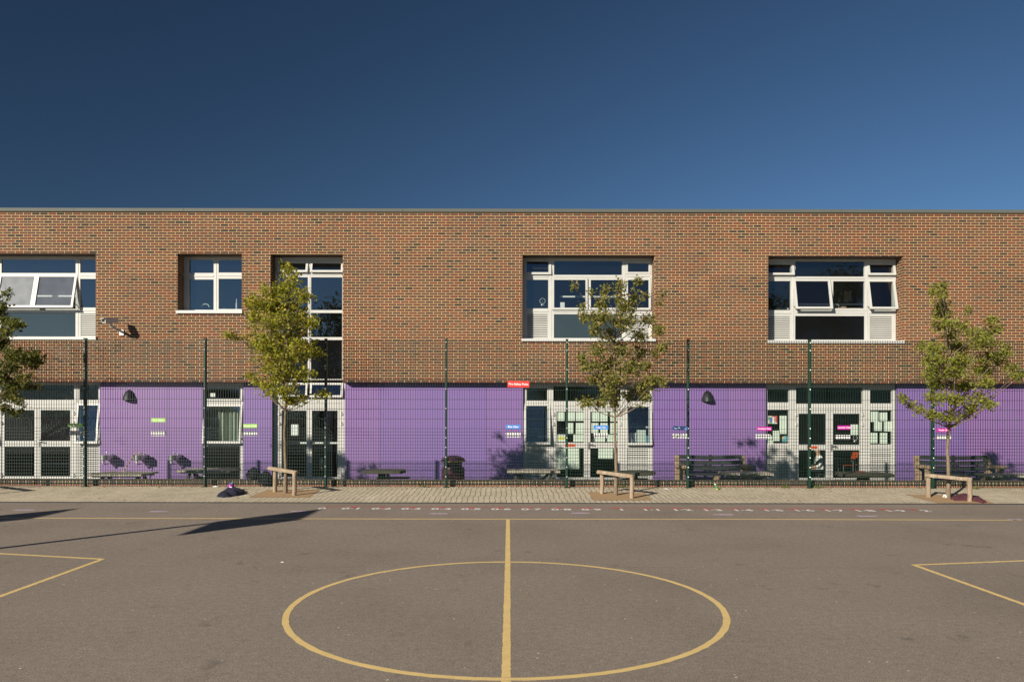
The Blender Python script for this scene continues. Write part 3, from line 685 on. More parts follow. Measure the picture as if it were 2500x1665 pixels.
# security camera
cc = W(262, 785, YB-0.55); r = thing('security_camera', 'white security camera on a bracket on the brick wall', 'camera', (cc.x, YB, cc.z))
dirn = Vector((-0.38, -0.91, -0.14)).normalized(); side = dirn.cross(Vector((0,0,1))).normalized(); upv = side.cross(dirn).normalized()
p0 = cc+dirn*0.02; 
def cbox(a, b, w, h, off=0): return MB().beam(p0+dirn*a+upv*off, p0+dirn*b+upv*off, w, h, upv)
hb = cbox(-0.30, 0.10, 0.135, 0.115); house = obj('housing', hb, M['rail_white'], r, bevel=0.012, recalc=True)
v_ = cbox(-0.31, 0.15, 0.155, 0.012, 0.065); obj('sun_shield', v_, M['rail_white'], house, recalc=True)
l_ = cbox(0.10, 0.106, 0.10, 0.075, 0.005); obj('lens_window', l_, M['black_plastic'], house, recalc=True)
b_ = MB(); q0 = p0+dirn*-0.12-upv*0.06; wallp = Vector((cc.x+0.10, YB-0.001, cc.z-0.24)); elbow = Vector((q0.x+0.01, q0.y, q0.z-0.10))
b_.tube([q0, elbow, elbow+Vector((0.04,0.06,-0.03)), wallp+Vector((0,-0.08,0.02)), wallp], [0.03,0.03,0.032,0.035,0.04], 10); obj('bracket', b_, M['rail_white'], r, smooth=True, recalc=True)
pl = MB(); pl.box(wallp.x-0.06, YB-0.03, wallp.z-0.09, wallp.x+0.06, YB-0.001, wallp.z+0.06); obj('wall_plate', pl, M['rail_white'], r)
# drinking fountains
def fountain_proto():
    c = W(258, 1113, YP-0.26); r = thing('drinking_fountain', 'steel drinking fountain nearest the louvres on the purple wall', 'fountain', (c.x, YP, c.z), 'steel drinking fountains on the purple wall')
    x = c.x; z = c.z; mb = MB()
    mb.prismz([(x-0.14,YP-0.001)]+[(x-0.01-0.13*math.cos(math.pi*k/14), YP-0.27-0.14*math.sin(math.pi*k/14)) for k in range(15)]+[(x+0.12,YP-0.001)], z-0.125, z); obj('basin', mb, M['steel'], r, smooth=True, recalc=True)
    bw = MB(); bw.lathe([(0.09,0.0012),(0.085,0.004),(0.07,0.002),(0.02,-0.0)], (x, YP-0.2, z+0.001), 16); obj('bowl', bw, M['dull_metal'], r, smooth=True)
    tp = MB(); tp.tube([(x-0.03,YP-0.10,z),(x-0.03,YP-0.10,z+0.06),(x-0.03,YP-0.17,z+0.075)], 0.012, 8); tp.tube([(x+0.05,YP-0.1,z),(x+0.05,YP-0.1,z+0.03)], 0.018, 8); obj('tap', tp, M['dull_metal'], r, smooth=True)
    pp = MB(); pp.tube([(x-0.05,YP-0.28,z-0.126),(x-0.05,YP-0.28,z-0.21)], [0.035,0.03], 10); pp.tube([(x-0.05,YP-0.28,z-0.20),(x-0.05,YP-0.24,z-0.25),(x+0.0,YP-0.10,z-0.24),(x+0.0,YP-0.001,z-0.24)], 0.016, 8); obj('waste_trap', pp, M['sill'], r, smooth=True)
    return r, c
f0, fc = fountain_proto()
for px, lb in ((340, 'middle steel drinking fountain with striped tape tied to it'), (424, 'steel drinking fountain nearest the green fence post')):
    dup(f0, (wx(px, YP-0.26), YP, fc.z), lb)
mb = MB(); a = W(343, 1110, YP-0.33); b = W(329, 1109, YP-0.40); 
mb.tube([W(349,1108,YP-0.2), a, b, W(322,1121,YP-0.45), W(312,1136,YP-0.5), W(301,1153,YP-0.55), W(291,1171,YP-0.6)], 0.013, 6); 
for v in range(len(mb.v)): pass
tag(obj('barrier_tape', mb, M['stripe'], loc=(a.x, a.y, TZ), smooth=True), 'yellow and black striped tape hanging from a drinking fountain to a table', 'tape')

# ------------------------------------------------------------------ low wall and fence
mb = MB(); WY = YF+0.19; WT = wz(1172, WY); zb = pav(WY)-0.04
mb.box(-30, WY, zb, 30, WY+0.215, WT-0.106, 1)
prof = [(WY-0.006, WT-0.1055), (WY-0.006, WT-0.03), (WY+0.004, WT-0.009), (WY+0.024, WT), (WY+0.195, WT), (WY+0.221, WT-0.02), (WY+0.221, WT-0.1055)]
mb.prismx(prof, -30, 30, 0); mb.box(-30, WY+0.004, TZ-0.1, 30, WY+0.21, zb-0.001, 1)
tag(obj('low_wall', mb, [M['cap_brick'], M['low_brick']], loc=(0, WY, zb), recalc=True), 'low brick kerb wall with dark rounded capping bricks behind the green fence', 'wall')
fn = thing('mesh_fence', 'tall dark green welded mesh fence on green posts in front of the building', 'fence', (0, YF, pav(YF)))
PX = [-383,-88,207,500,795,1089,1384,1680,1977,2278,2575,2872]
posts = [wx(p, YF) for p in PX]; FT = wz(829, YF); FB = pav(YF)
boltm = MB(); boltm.lathe([(0.012,0),(0.011,0.006),(0.004,0.010)], (0,0,0), 8)
bme = None
hz = [1.273-0.0663*k for k in range(0, 18)]+[1.273+0.2*k for k in range(1, 10)]
for i, x in enumerate(posts):
    mb = MB(); mb.box(x-0.023, YF-0.02, FB-0.05, x+0.023, YF+0.06, FT); mb.box(x-0.027, YF-0.024, FT, x+0.027, YF+0.064, FT+0.012)
    mb.box(x-0.018, YF-0.027, FB+0.02, x+0.018, YF-0.0205, FT-0.03)
    mb.box(x-0.05, YF-0.05, FB-0.03, x+0.05, YF+0.09, FB+0.012)
    p = obj('post', mb, M['green'], fn, bevel=0.004)
    if 0 < i < len(posts)-1:
        for z in [FT-0.06, FT-0.22, FT-0.62, FT-1.02, FT-1.42]+[FT-1.82-0.2*k for k in range(6)]:
            if z < FB+0.05: continue
            if bme is None:
                me = bpy.data.meshes.new('bolt'); me.from_pydata([(v[0], -v[2], v[1]) for v in boltm.v], [], boltm.f); me.materials.append(M['bolt']); bme = me
            b = bpy.data.objects.new('bolt', bme); COL.objects.link(b); b.parent = p; b.location = (x, -0.0275, z-FB)
for i in range(len(posts)-1):
    a, b = posts[i]+0.024, posts[i+1]-0.024; mb = MB(); n = round((b-a)/0.0505)
    for k in range(1, n):
        x = a+(b-a)*k/n; w = 0.0036; mb.box(x-w, YF-w, FB+0.01, x+w, YF+w, FT-0.012)
    for z in hz:
        for dy in (-0.0075, 0.0075): mb.box(a, YF+dy-0.0034, z-0.0034, b, YF+dy+0.0034, z+0.0034)
    obj('mesh_panel', mb, M['wire'], fn)

# ------------------------------------------------------------------ signs on the fence
def sign(txt, x0, y0, x1, y1, mat, label, group, tsize, name='class_sign', tilt=0.0):
    Y = YF-0.020; a = W(x0, y0, Y); b = W(x1, y1, Y); c = (a+b)/2
    mb = MB(); mb.box(a.x, Y, b.z, b.x, Y+0.005, a.z)
    s = obj(name, mb, M[mat], loc=(c.x, Y, c.z)); tag(s, label, 'sign', group); s.rotation_euler = (0, rad(tilt), 0)
    v, f = text_mb(txt, tsize, 0.022, 1.0); t = MB(); t.v = [(c.x+p[0], Y-0.002, c.z+p[1]) for p in v]; t.f = f; t.m = [0]*len(f)
    obj('lettering', t, M['sign_white'], s)
sign('Fire Safety Point', 1239, 930, 1292, 945.5, 'red_sign', 'red Fire Safety Point sign high on the green fence', None, 0.061, 'fire_sign', 1.0)
SG = [('Jade Class',166,1035.5,201,1045,'green_sign','green class sign in dappled shade beside the leftmost fence post',(168,1053.5,201,1062)),
      ('Fern Class',369,1022.5,403.5,1032,'green_sign','green Fern Class sign on the fence, the highest of the class signs',(369,1053.5,404,1063)),
      ('Green Class',594,1036,628,1045.5,'green_sign','green Green Class sign on the fence between window and door',(593.5,1054,628,1062)),
      ('Blue Class',1235,1037,1270.5,1046.5,'blue_sign','blue Blue Class sign on the fence in front of bare purple wall',(1235,1056,1271,1064.5)),
      ('Indigo Class',1449.5,1038,1485,1047.5,'blue_sign','blue Indigo Class sign on the fence in front of the papered door',(1450,1057,1485,1065)),
      ('Sapphire Class',1643,1039.5,1678.5,1049,'blue_sign','blue Sapphire Class sign mottled with leaf shadow beside a fence post',(1642,1058,1678,1066)),
      ('Amethyst Class',1848,1040.5,1884,1050,'magenta_sign','magenta Amethyst Class sign in front of the globe window',(1845,1059,1882,1067)),
      ('Lavender Class',2045,1037,2077,1047,'magenta_sign','magenta Lavender Class sign in front of the right hand door',(2040,1060,2076,1069)),
      ('Purple Class',2287,1043,2322,1052.5,'magenta_sign','magenta Purple Class sign partly behind the right tree trunk',(2287,1061,2322,1069))]
for txt, x0, y0, x1, y1, m, lb, st in SG:
    sign(txt, x0, y0, x1, y1, m, lb, 'class name signs on the fence', 0.052 if len(txt) < 12 else 0.043, 'class_sign', R.uniform(-0.8, 0.8))
    Y = YF+0.0125; a = W(st[0], st[1], Y); b = W(st[2], st[3], Y); mb = MB(); mb.box(a.x, Y, b.z, b.x, Y+0.02, a.z)
    mb.box(a.x+0.004, Y+0.003, b.z-0.026, b.x-0.004, Y+0.018, b.z-0.012); mb.box(a.x+0.03, Y+0.008, b.z-0.0125, a.x+0.05, Y+0.012, b.z+0.0005); mb.box(b.x-0.05, Y+0.008, b.z-0.0125, b.x-0.03, Y+0.012, b.z+0.0005)
    nm = txt.replace(' Class', '')
    tag(obj('holder_strip', mb, M['sign_white'], loc=(a.x, Y, b.z)), 'white holder strip behind the mesh under the %s' % ({'Jade':'shaded green sign by the leftmost post'}.get(nm, nm+' Class sign')), 'holder', 'white holder strips under the class signs')

# ------------------------------------------------------------------ trees and guards
def leaf_quads(mb, tints, c, size, rnd, bias):
    n = Vector((rnd.gauss(0,1), rnd.gauss(0,1)-0.35, rnd.gauss(0,1)+0.75)).normalized()
    a = n.orthogonal().normalized(); a = Matrix.Rotation(rnd.uniform(0, 6.283), 3, n) @ a; b = n.cross(a)
    s = size; w = s*rnd.uniform(0.42, 0.6); fold = n*s*rnd.uniform(-0.22, 0.05); base = c-a*s*0.5; tip = c+a*s*0.55-n*s*0.18
    ml = c-a*s*0.02; i = len(mb.v)
    # lobed outline: base, left lobe, left notch, tip, right notch, right lobe
    mb.v += [tuple(base), tuple(ml+b*w+fold+a*s*0.12), tuple(c+b*w*0.42+a*s*0.16+fold*0.4), tuple(tip), tuple(c-b*w*0.42+a*s*0.16+fold*0.4), tuple(ml-b*w+fold+a*s*0.12)]
    mb.f += [(i, i+1, i+2, i+3), (i, i+3, i+4, i+5)]; mb.m += [0, 0]
    t = min(1, max(0, rnd.gauss(0.42, 0.2)+bias)); tints += [t]*2
def tree(label, tpx, bpy_, ys, scale, org, clusters, leafmat, dens, fork, leader, seed, lsize=0.07, hidden=(), autumn=0.05, tr=0.036, lean=()):
    rnd = random.Random(seed); Y = ys; base = Vector((wx(tpx, Y), Y, pav(Y)))
    r = thing('maple_tree', label, 'tree', base, 'young maple trees in the tree pits')
    tm = MB(); lm = MB(); tints = []
    def cp(cx, cy): return org[0]+cx/scale, org[1]+cy/scale
    lead = [Vector((wx(px, Y), Y, wz(py, Y))) for px, py in leader]      # trunk line from base to the top
    pts = [base-Vector((0,0,0.05))]+lead
    radii = [tr*1.25]+[max(0.006, tr*(1-0.9*((p.z-base.z)/(lead[-1].z-base.z))**0.9)) for p in lead]
    P2 = [pts[0]]; R2 = [radii[0]]
    for i in range(1, len(pts)):
        for k in range(1, 5):
            t = k/4; q = pts[i-1].lerp(pts[i], t)+Vector((rnd.uniform(-.003,.003), rnd.uniform(-.003,.003), 0)); P2.append(q); R2.append((radii[i-1]*(1-t)+radii[i]*t)*rnd.uniform(0.96, 1.05))
    tm.tube(P2, R2, 10)
    def trunk_at(z):
        for a, b in zip(P2, P2[1:]):
            if a.z <= z <= b.z: return a.lerp(b, (z-a.z)/max(1e-6, b.z-a.z))
        return P2[-1] if z > P2[-1].z else P2[0]
    fz = wz(fork, Y)
    cl = [(*c, False) for c in clusters]+[(*c, True) for c in hidden]
    halfw = max(abs(cp(c[0], 0)[0]-tpx)+c[2]/scale for c in clusters)*Y/F
    for (cx, cy, rx, ry, hid) in cl:
        px, py = cp(cx, cy); off = abs(px-tpx)*Y/F
        amp = 0.62*math.sqrt(max(0.06, 1-(off/halfw)**2))
        nlay = 1 if min(rx, ry)/scale < 12 else 2
        for lay in range(nlay):
            dy = rnd.uniform(-amp, amp); c = Vector((wx(px, Y+dy), Y+dy, wz(py, Y+dy)))
            sx, sz = rx/scale*Y/F, ry/scale*Y/F; sy = (sx+sz)/2
            zst = max(fz-0.02, c.z-0.15-0.75*math.hypot(c.x-base.x, c.y-Y)); zst = min(zst, P2[-1].z-0.1); s0 = trunk_at(zst)
            mid = s0.lerp(c, 0.5)+Vector((rnd.uniform(-.04,.04), rnd.uniform(-.04,.04), -0.06*(c-s0).length)); L = (c-s0).length
            tm.tube([s0, s0.lerp(mid, 0.5)+Vector((0,0,-0.01)), mid, mid.lerp(c, 0.55)+Vector((rnd.uniform(-.02,.02),0,0.01)), c], [min(0.013, 0.005+0.006*L), 0.008, 0.006, 0.0045, 0.003], 5, cap=False)
            nt = max(2, int(4*math.pi*sx*sz*dens*150/nlay))
            for _ in range(nt):
                d = Vector((rnd.gauss(0,1), rnd.gauss(0,1), rnd.gauss(0,1))).normalized()*(0.22+1.22*rnd.random()**0.55)
                tip = c+Vector((d.x*sx, d.y*sy, d.z*sz)); st = c.lerp(tip, 0.15)
                tm.tube([st, st.lerp(tip, 0.55)+Vector((0,0,0.012)), tip], [0.0032, 0.0026, 0.0015], 3, cap=False)
                nl = rnd.randint(6, 11)
                for k in range(nl):
                    q = st.lerp(tip, 0.3+0.75*rnd.random())+Vector((rnd.gauss(0,.04), rnd.gauss(0,.04), rnd.gauss(0,.035)))
                    leaf_quads(lm, tints, q, lsize*rnd.uniform(0.65, 1.25), rnd, (0.33 if rnd.random() < autumn else 0.0)+0.06*d.z)
    obj('trunk', tm, M['bark'], r, smooth=True)
    o = obj('crown', lm, M[leafmat], r)
    at = o.data.attributes.new('tint', 'FLOAT', 'FACE'); at.data.foreach_set('value', tints)
    return r
Y1 = pvY(1205); Y2 = pvY(1208.5); Y3 = pvY(1213)
T1 = [(470,50,42,38),(480,120,55,55),(440,190,100,55),(300,190,45,38),(230,265,55,42),(560,220,85,48),(400,280,150,65),(240,360,50,48),(620,400,78,50),(420,400,190,75),(85,490,42,32),(150,500,40,22),(260,520,75,48),(450,520,175,75),(640,600,80,36),(400,640,140,58),(210,745,32,28),(270,790,52,36),(420,740,105,58),(560,730,80,55),(430,850,115,45),(560,900,48,32),(700,868,58,26),(480,915,100,26),(330,830,55,36),(330,300,70,60),(520,330,90,60),(330,560,80,60),(560,560,80,50),(500,620,90,60),(340,700,50,40)]
tree('densest young maple with yellow green leaves in front of the glass double door', 697, 1205, Y1, 2.703, (530,640), T1, 'leaf_a', 0.62, 1003, [(698,1150),(695,1060),(697,1003),(700,930),(700,850),(704,760),(706,700),(704,662)], 11, autumn=0.07, lsize=0.054)
T2 = [(85,110,18,18),(140,260,14,30),(200,150,26,22),(300,140,32,36),(395,100,30,40),(395,190,34,44),(530,70,24,32),(570,170,22,22),(500,180,34,44),(690,160,16,20),(675,210,16,26),(280,220,50,44),(440,260,75,50),(160,330,44,36),(280,320,75,50),(430,350,90,55),(600,330,46,42),(660,400,44,36),(230,400,50,42),(330,450,55,50),(540,450,50,40),(690,530,36,30),(640,560,24,24),(250,540,52,42),(400,540,95,50),(540,560,50,42),(140,600,36,28),(190,650,52,36),(330,650,95,52),(480,650,75,50),(590,650,40,24),(230,740,52,42),(360,740,85,50),(640,760,95,48),(540,810,58,40),(330,830,65,40),(170,900,54,34),(270,910,50,28),(360,910,34,40),(440,860,40,30),(600,870,40,20),(530,920,22,10)]
tree('sparse young maple with browning leaves in front of the papered classroom', 1503, 1208, Y2, 2.8, (1370,660), T2, 'leaf_b', 0.9, 1016, [(1505,1150),(1502,1070),(1502,1016),(1502,950),(1500,880),(1502,800),(1508,740),(1512,700)], 12, autumn=0.22, lsize=0.052)
T3 = [(360,95,40,30),(345,150,48,40),(370,220,48,45),(380,290,60,45),(400,350,70,40),(555,260,24,20),(690,320,44,26),(520,350,34,26),(430,420,52,36),(620,410,95,44),(740,390,34,26),(240,490,40,22),(330,520,70,44),(480,500,80,45),(660,470,85,44),(790,530,60,34),(330,600,88,44),(500,590,95,52),(700,570,88,44),(830,630,44,26),(860,690,44,30),(910,680,20,26),(320,680,70,44),(470,670,80,44),(640,660,80,36),(350,750,60,34),(520,760,80,44),(660,740,70,36),(340,830,70,34),(480,840,70,34),(620,840,70,34),(690,890,44,34),(560,900,54,34),(120,840,40,26),(180,885,40,24),(240,920,36,20),(310,950,54,34),(420,960,62,30),(520,950,44,26)]
tree('pointed young maple with mid green leaves at the right end', 2315, 1212, Y3, 2.703, (2160,660), T3, 'leaf_c', 0.85, 1040, [(2316,1150),(2313,1090),(2318,1030),(2318,970),(2316,900),(2314,820),(2308,760),(2298,700)], 13, autumn=0.05, lsize=0.052)
T0 = [(50,120,32,22),(20,190,26,36),(60,330,52,36),(110,350,52,36),(178,350,34,13),(40,400,50,44),(20,480,44,54),(150,590,80,44),(240,570,62,26),(290,610,46,32),(230,640,44,34),(90,560,52,44),(60,650,70,54),(200,730,54,22),(30,750,54,54),(120,790,88,36),(220,800,54,18),(60,870,80,44),(140,920,36,26),(30,960,36,36),(120,985,52,22)]
T0h = [(-40,250,80,70),(-120,150,80,70),(-200,60,70,70),(-300,20,60,60),(-380,150,80,70),(-480,300,90,80),(-250,300,120,90),(-100,420,110,80),(-350,450,130,90),(-520,520,90,70),(-200,580,130,80),(-420,680,110,80),(-90,700,90,60),(-250,800,100,60)]
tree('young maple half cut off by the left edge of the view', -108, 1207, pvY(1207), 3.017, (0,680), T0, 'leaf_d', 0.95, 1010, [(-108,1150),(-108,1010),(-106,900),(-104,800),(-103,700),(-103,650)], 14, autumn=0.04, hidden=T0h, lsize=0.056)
def guard(label, L, Rr, rail, pit):
    """L, Rr: (px, base py, top py) of the two logs; rail: two px,py ends; pit: front and back pys, px of the trunk"""
    yl, yr = pvY(L[1]), pvY(Rr[1]); c = Vector((wx(L[0], yl), yl, pav(yl))); e = Vector((wx(Rr[0], yr), yr, pav(yr)))
    r = thing('tree_guard', label, 'tree guard', (c+e)/2, 'log guards round the trees')
    for p, tp in ((c, L[2]), (e, Rr[2])):
        zt = wz(tp, p.y); mb = MB(); n = 6; pts = [Vector((p.x+R.uniform(-.004,.004), p.y+R.uniform(-.004,.004), p.z-0.05+(zt-p.z+0.05)*k/n)) for k in range(n+1)]
        mb.tube(pts, [0.042, 0.041, 0.040, 0.041, 0.039, 0.040, 0.039], 12); obj('log_post', mb, M['log'], r, smooth=True, recalc=True)
    a = W(rail[0], rail[1], yl+0.0); b = W(rail[2], rail[3], yr-0.0); mb = MB(); d = (b-a).normalized(); sd = d.cross(Vector((0,0,1))).normalized()
    sec = [(-0.04,-0.03),(0.04,-0.03),(0.045,0.0),(0.03,0.026),(0.0,0.034),(-0.03,0.026),(-0.045,0.0)]; n = len(sec)
    for t in (0, 0.25, 0.5, 0.75, 1):
        q = a.lerp(b, t)
        for u, v in sec: mb.v.append(tuple(q+sd*(u+R.uniform(-.002,.002))+Vector((0,0,v+R.uniform(-.002,.002)))))
    for i in range(4):
        for k in range(n): mb.f.append((i*n+k, i*n+(k+1) % n, (i+1)*n+(k+1) % n, (i+1)*n+k)); mb.m.append(0)
    mb.f += [tuple(range(n)), tuple(4*n+k for k in range(n))[::-1]]; mb.m += [0, 0]
    obj('rail', mb, M['log'], r, recalc=True)
guard('log tree guard round the densest maple by the double door', (672,1202,1147), (719,1210.5,1153), (657.5,1143.5,726,1154.5), None)
guard('log tree guard round the sparse browning maple', (1470,1205,1152), (1543,1216,1162), (1460.5,1151,1547,1162.5), None)
guard('log tree guard with a maroon garment under it', (2267,1212,1160), (2368,1222,1166), (2259.5,1157.5,2374,1168.5), None)
guard('log tree guard at the left edge of the view', (-138,1203,1149), (-70,1213,1157), (-152,1146,-62,1158), None)
for pts in ([(608.6,1215),(753,1216),(782,1197),(653.6,1197)], [(1449.5,1220.5),(1590,1220.5),(1573,1203),(1434,1200.5)], [(2286.6,1226),(2432,1227.5),(2372,1207),(2213,1206)], [(-260,1222),(-80,1223),(-10,1200),(-160,1199)]):
    flat_poly('tree_pit', [(wx(x, pvY(y)), pvY(y)) for x, y in pts], M['gravel'], 0.005, True)

# ------------------------------------------------------------------ terrace furniture
def picnic(label, px0, px1, py, mat, depth=0.75, H=0.63, seats=True, group='picnic tables on the terrace'):
    Y = F*(CH-(TZ+H))/(py-YH); x0, x1 = wx(px0, Y), wx(px1, Y); cx = (x0+x1)/2; w = x1-x0; zt = TZ+H
    r = thing('picnic_table', label, 'picnic table', (cx, Y+depth/2, TZ), group)
    mb = MB(); n = max(6, int(w/0.105)); p = w/n          # planks run front to back, so their sawn ends face the fence
    for i in range(n): mb.box(x0+p*i+0.004, Y+R.uniform(-.008,.008), zt-0.045+R.uniform(-.003,.003), x0+p*(i+1)-0.004, Y+depth, zt+R.uniform(-.003,.003))
    mb.box(x0+0.06, Y+0.08, zt-0.085, x1-0.06, Y+0.13, zt-0.047); mb.box(x0+0.06, Y+depth-0.13, zt-0.085, x1-0.06, Y+depth-0.08, zt-0.047)
    obj('tabletop', mb, mat, r)
    for sx in (x0+w*0.16, x1-w*0.16):
        lg = MB()
        for sgn in (-1, 1):
            lg.beam((sx, Y+depth/2+sgn*0.12, zt-0.09), (sx, Y+depth/2+sgn*0.52, TZ), 0.07, 0.05, (1,0,0))
        lg.beam((sx+0.055, Y+depth/2-0.62, TZ+0.36), (sx+0.055, Y+depth/2+0.62, TZ+0.36), 0.05, 0.08)
        lg.beam((sx+(0.05 if sx < cx else -0.05), Y+depth/2, zt-0.09), (cx+(sx-cx)*0.35, Y+depth/2, TZ+0.33), 0.06, 0.05, (0,1,0))
        obj('leg_frame', lg, M['dark_wood'], r)
    if seats:
        for sgn in (-1, 1):
            s = MB(); yc = Y+depth/2+sgn*0.56
            for k in (-1, 1): s.box(x0+0.03, yc+k*0.065-0.06, TZ+0.402, x1-0.03, yc+k*0.065+0.06, TZ+0.442)
            obj('seat', s, mat, r)
    return r
picnic('pale picnic table standing under the drinking fountains, left of the others', 213, 345, 1159, M['grey_wood'], 0.85, seats=False)
picnic('pale picnic table behind the second fence post, half before a dark pane', 431, 560, 1149.5, M['grey_wood'], 0.8, seats=False)
picnic('pale picnic table just left of the papered door', 1238, 1368, 1149.5, M['grey_wood'], 0.75, seats=False)
picnic('grey picnic table overlapping the slatted bench beside the globe window', 1772, 1890, 1154.5, M['grey_wood'], 0.7, seats=False)
picnic('grey picnic table cut off by the right edge of the view', 2424, 2560, 1158, M['grey_wood'], 0.7, seats=False)
def hextable(label, pxc, wpx, py, seatpx):
    H = 0.64; Y = F*(CH-(TZ+H))/(py-YH)+0.35; c = Vector((wx(pxc, Y), Y, TZ)); w = wpx*Y/F; a = w/2
    r = thing('picnic_table', label, 'picnic table', c, 'dark pedestal tables on the terrace')
    top = MB(); d = 0.40; z = TZ+H
    poly = [(c.x-a, Y-0.12), (c.x-a*0.93, Y-d), (c.x+a*0.80, Y-d), (c.x+a, Y-0.05), (c.x+a*0.82, Y+d), (c.x-a*0.80, Y+d)]
    top.prismz(poly, z-0.065, z); top.box(c.x-a*0.8, Y-0.05, z-0.10, c.x+a*0.8, Y+0.05, z-0.066); obj('tabletop', top, M['dark_wood'], r, bevel=0.006, recalc=True)
    leg = MB(); leg.beam((c.x-0.04, Y, z-0.09), (c.x-0.02, Y, TZ), 0.11, 0.11, (0,1,0)); leg.beam((c.x+0.16, Y, TZ), (c.x+0.07, Y, z-0.09), 0.07, 0.07, (0,1,0)); leg.beam((c.x-0.26, Y, TZ), (c.x-0.12, Y, z-0.09), 0.07, 0.07, (0,1,0)); obj('pedestal', leg, M['dark_wood'], r)
    arm = MB(); arm.beam((c.x-a-0.1, Y, TZ+0.24), (c.x+a+0.1, Y, TZ+0.24), 0.08, 0.07); arm.beam((c.x, Y-0.75, TZ+0.31), (c.x, Y+0.75, TZ+0.31), 0.08, 0.07); obj('seat_arm', arm, M['dark_wood'], r)
    for sx, sy, lw, ld in ((0, -0.78, 0.42, 0.13), (0, 0.78, 0.42, 0.13)):
        s = MB(); s.box(c.x+sx-lw+0.08, Y+sy-ld, TZ+0.36, c.x+sx+lw+0.08, Y+sy+ld, TZ+0.405); obj('seat', s, M['dark_wood'], r, bevel=0.008)
    for px in seatpx:
        x = wx(px, Y); s = MB(); s.hexa([(x-0.17,Y-0.3,TZ+0.33),(x+0.17,Y-0.3,TZ+0.33),(x+0.17,Y+0.3,TZ+0.33),(x-0.17,Y+0.3,TZ+0.33),(x-0.15,Y-0.3,TZ+0.38),(x+0.15,Y-0.3,TZ+0.38),(x+0.15,Y+0.3,TZ+0.38),(x-0.15,Y+0.3,TZ+0.38)]); obj('seat', s, M['dark_wood'], r, bevel=0.006)
hextable('dark angular picnic table in front of bare purple wall left of the bin', 940, 105, 1150, (872, 1014))
hextable('dark angular picnic table half hidden by the sparse maple', 1546, 108, 1153, (1490, 1616))
hextable('dark angular picnic table in front of the right hand double door', 2110, 134, 1156, (2032, 2185))
rb = MB(); q = W(2105, 1148, 18.0); rb.box(q.x-0.10, 18.0, TZ+0.642, q.x+0.08, 18.09, TZ+0.665); tag(obj('red_strap', rb, M['red_plastic'], loc=(q.x, 18.0, TZ+0.642)), 'small red strap lying on the dark table before the right door', 'strap')
def bench(label, px0, px1):
    Yk = 20.0; xa, xb = wx(px0, Yk), wx(px1, Yk); yb, yf = Yk+0.05, Yk-0.52; top = wz(1111, Yk)
    r = thing('slatted_bench', label, 'bench', ((xa+xb)/2, Yk-0.2, TZ), 'slatted benches against the purple wall')
    for x in (xa, xb-0.14):
        e = MB()
        e.prismx([(yb-0.14,TZ),(yb,TZ),(yb+0.12,top),(yb-0.02,top)], x, x+0.14)                         # back post, leaning back
        obj('back_post', e, M['brown_block'], r, bevel=0.012, recalc=True)
        f = MB(); f.prismx([(yf-0.02,TZ),(yf+0.16,TZ),(yf+0.14,TZ+0.60),(yf,TZ+0.60)], x+0.001, x+0.139); obj('front_post', f, M['brown_block'], r, bevel=0.012, recalc=True)
        g = MB(); g.box(x-0.03, yf-0.10, TZ+0.602, x+0.17, yb-0.065, TZ+0.70); obj('armrest', g, M['brown_block'], r, bevel=0.03)
    for k in range(3):
        s = MB(); z0 = TZ+0.565+k*0.135; n = 6
        for i in range(n):
            u0, u1 = i/n, (i+1)/n; sag = lambda u: -0.022*math.sin(math.pi*u)
            X = lambda u: xa+0.10+(xb-xa-0.20)*u
            y0 = yb-0.11+0.035*k
            s.hexa([(X(u0),y0,z0+sag(u0)),(X(u1),y0,z0+sag(u1)),(X(u1),y0+0.035,z0+sag(u1)),(X(u0),y0+0.035,z0+sag(u0)),(X(u0),y0+0.02,z0+0.105+sag(u0)),(X(u1),y0+0.02,z0+0.105+sag(u1)),(X(u1),y0+0.055,z0+0.105+sag(u1)),(X(u0),y0+0.055,z0+0.105+sag(u0))])
        obj('back_slat', s, M['charcoal'], r)
    for k in range(3):
        s = MB(); s.box(xa+0.142, yf-0.02+k*0.145, TZ+0.43, xb-0.142, yf+0.105+k*0.145, TZ+0.47); obj('seat_slat', s, M['charcoal'], r, bevel=0.006)
    c = MB(); xm = (xa+xb)/2; c.box(xm-0.035, yb-0.05, TZ+0.5, xm+0.035, yb-0.005, TZ+0.95); obj('centre_strut', c, M['charcoal'], r)
    for x in (xm-0.12, xb-0.62):
        w = MB(); w.prism([(x-0.02,TZ),(x+0.22,TZ),(x+0.22,TZ+0.425),(x+0.10,TZ+0.425),(x+0.10,TZ+0.2)], yf+0.02, yf+0.22); obj('wedge_support', w, M['brown_block'], r, bevel=0.01, recalc=True)
bench('slatted bench with brown block ends between the papered and globe classrooms', 1649, 1821)
bench('slatted bench with brown block ends behind the right tree', 2237, 2421)
# litter bin
bc = Vector((wx(1106.5, 19.0), 19.0, TZ)); r = thing('litter_bin', 'dark purple fluted litter bin with a domed hood', 'litter bin', bc)
mb = MB(); prof = [(0.285,0),(0.30,0.02)]
for k in range(8): z = 0.03+k*0.078; prof += [(0.30,z),(0.302,z+0.045),(0.285,z+0.055),(0.285,z+0.07)]
prof += [(0.28,0.66),(0.27,0.68)]; mb.lathe(prof, bc, 28); obj('body', mb, M['bin'], r, smooth=True, recalc=True)
mb = MB()
for k in range(4): a = math.pi/4+k*math.pi/2; mb.box(bc.x+0.24*math.cos(a)-0.05, bc.y+0.24*math.sin(a)-0.03, TZ+0.68, bc.x+0.24*math.cos(a)+0.05, bc.y+0.24*math.sin(a)+0.03, TZ+0.815)
mb.lathe([(0.17,0.68),(0.17,0.815)], bc, 16); obj('pillars', mb, M['bin'], r)
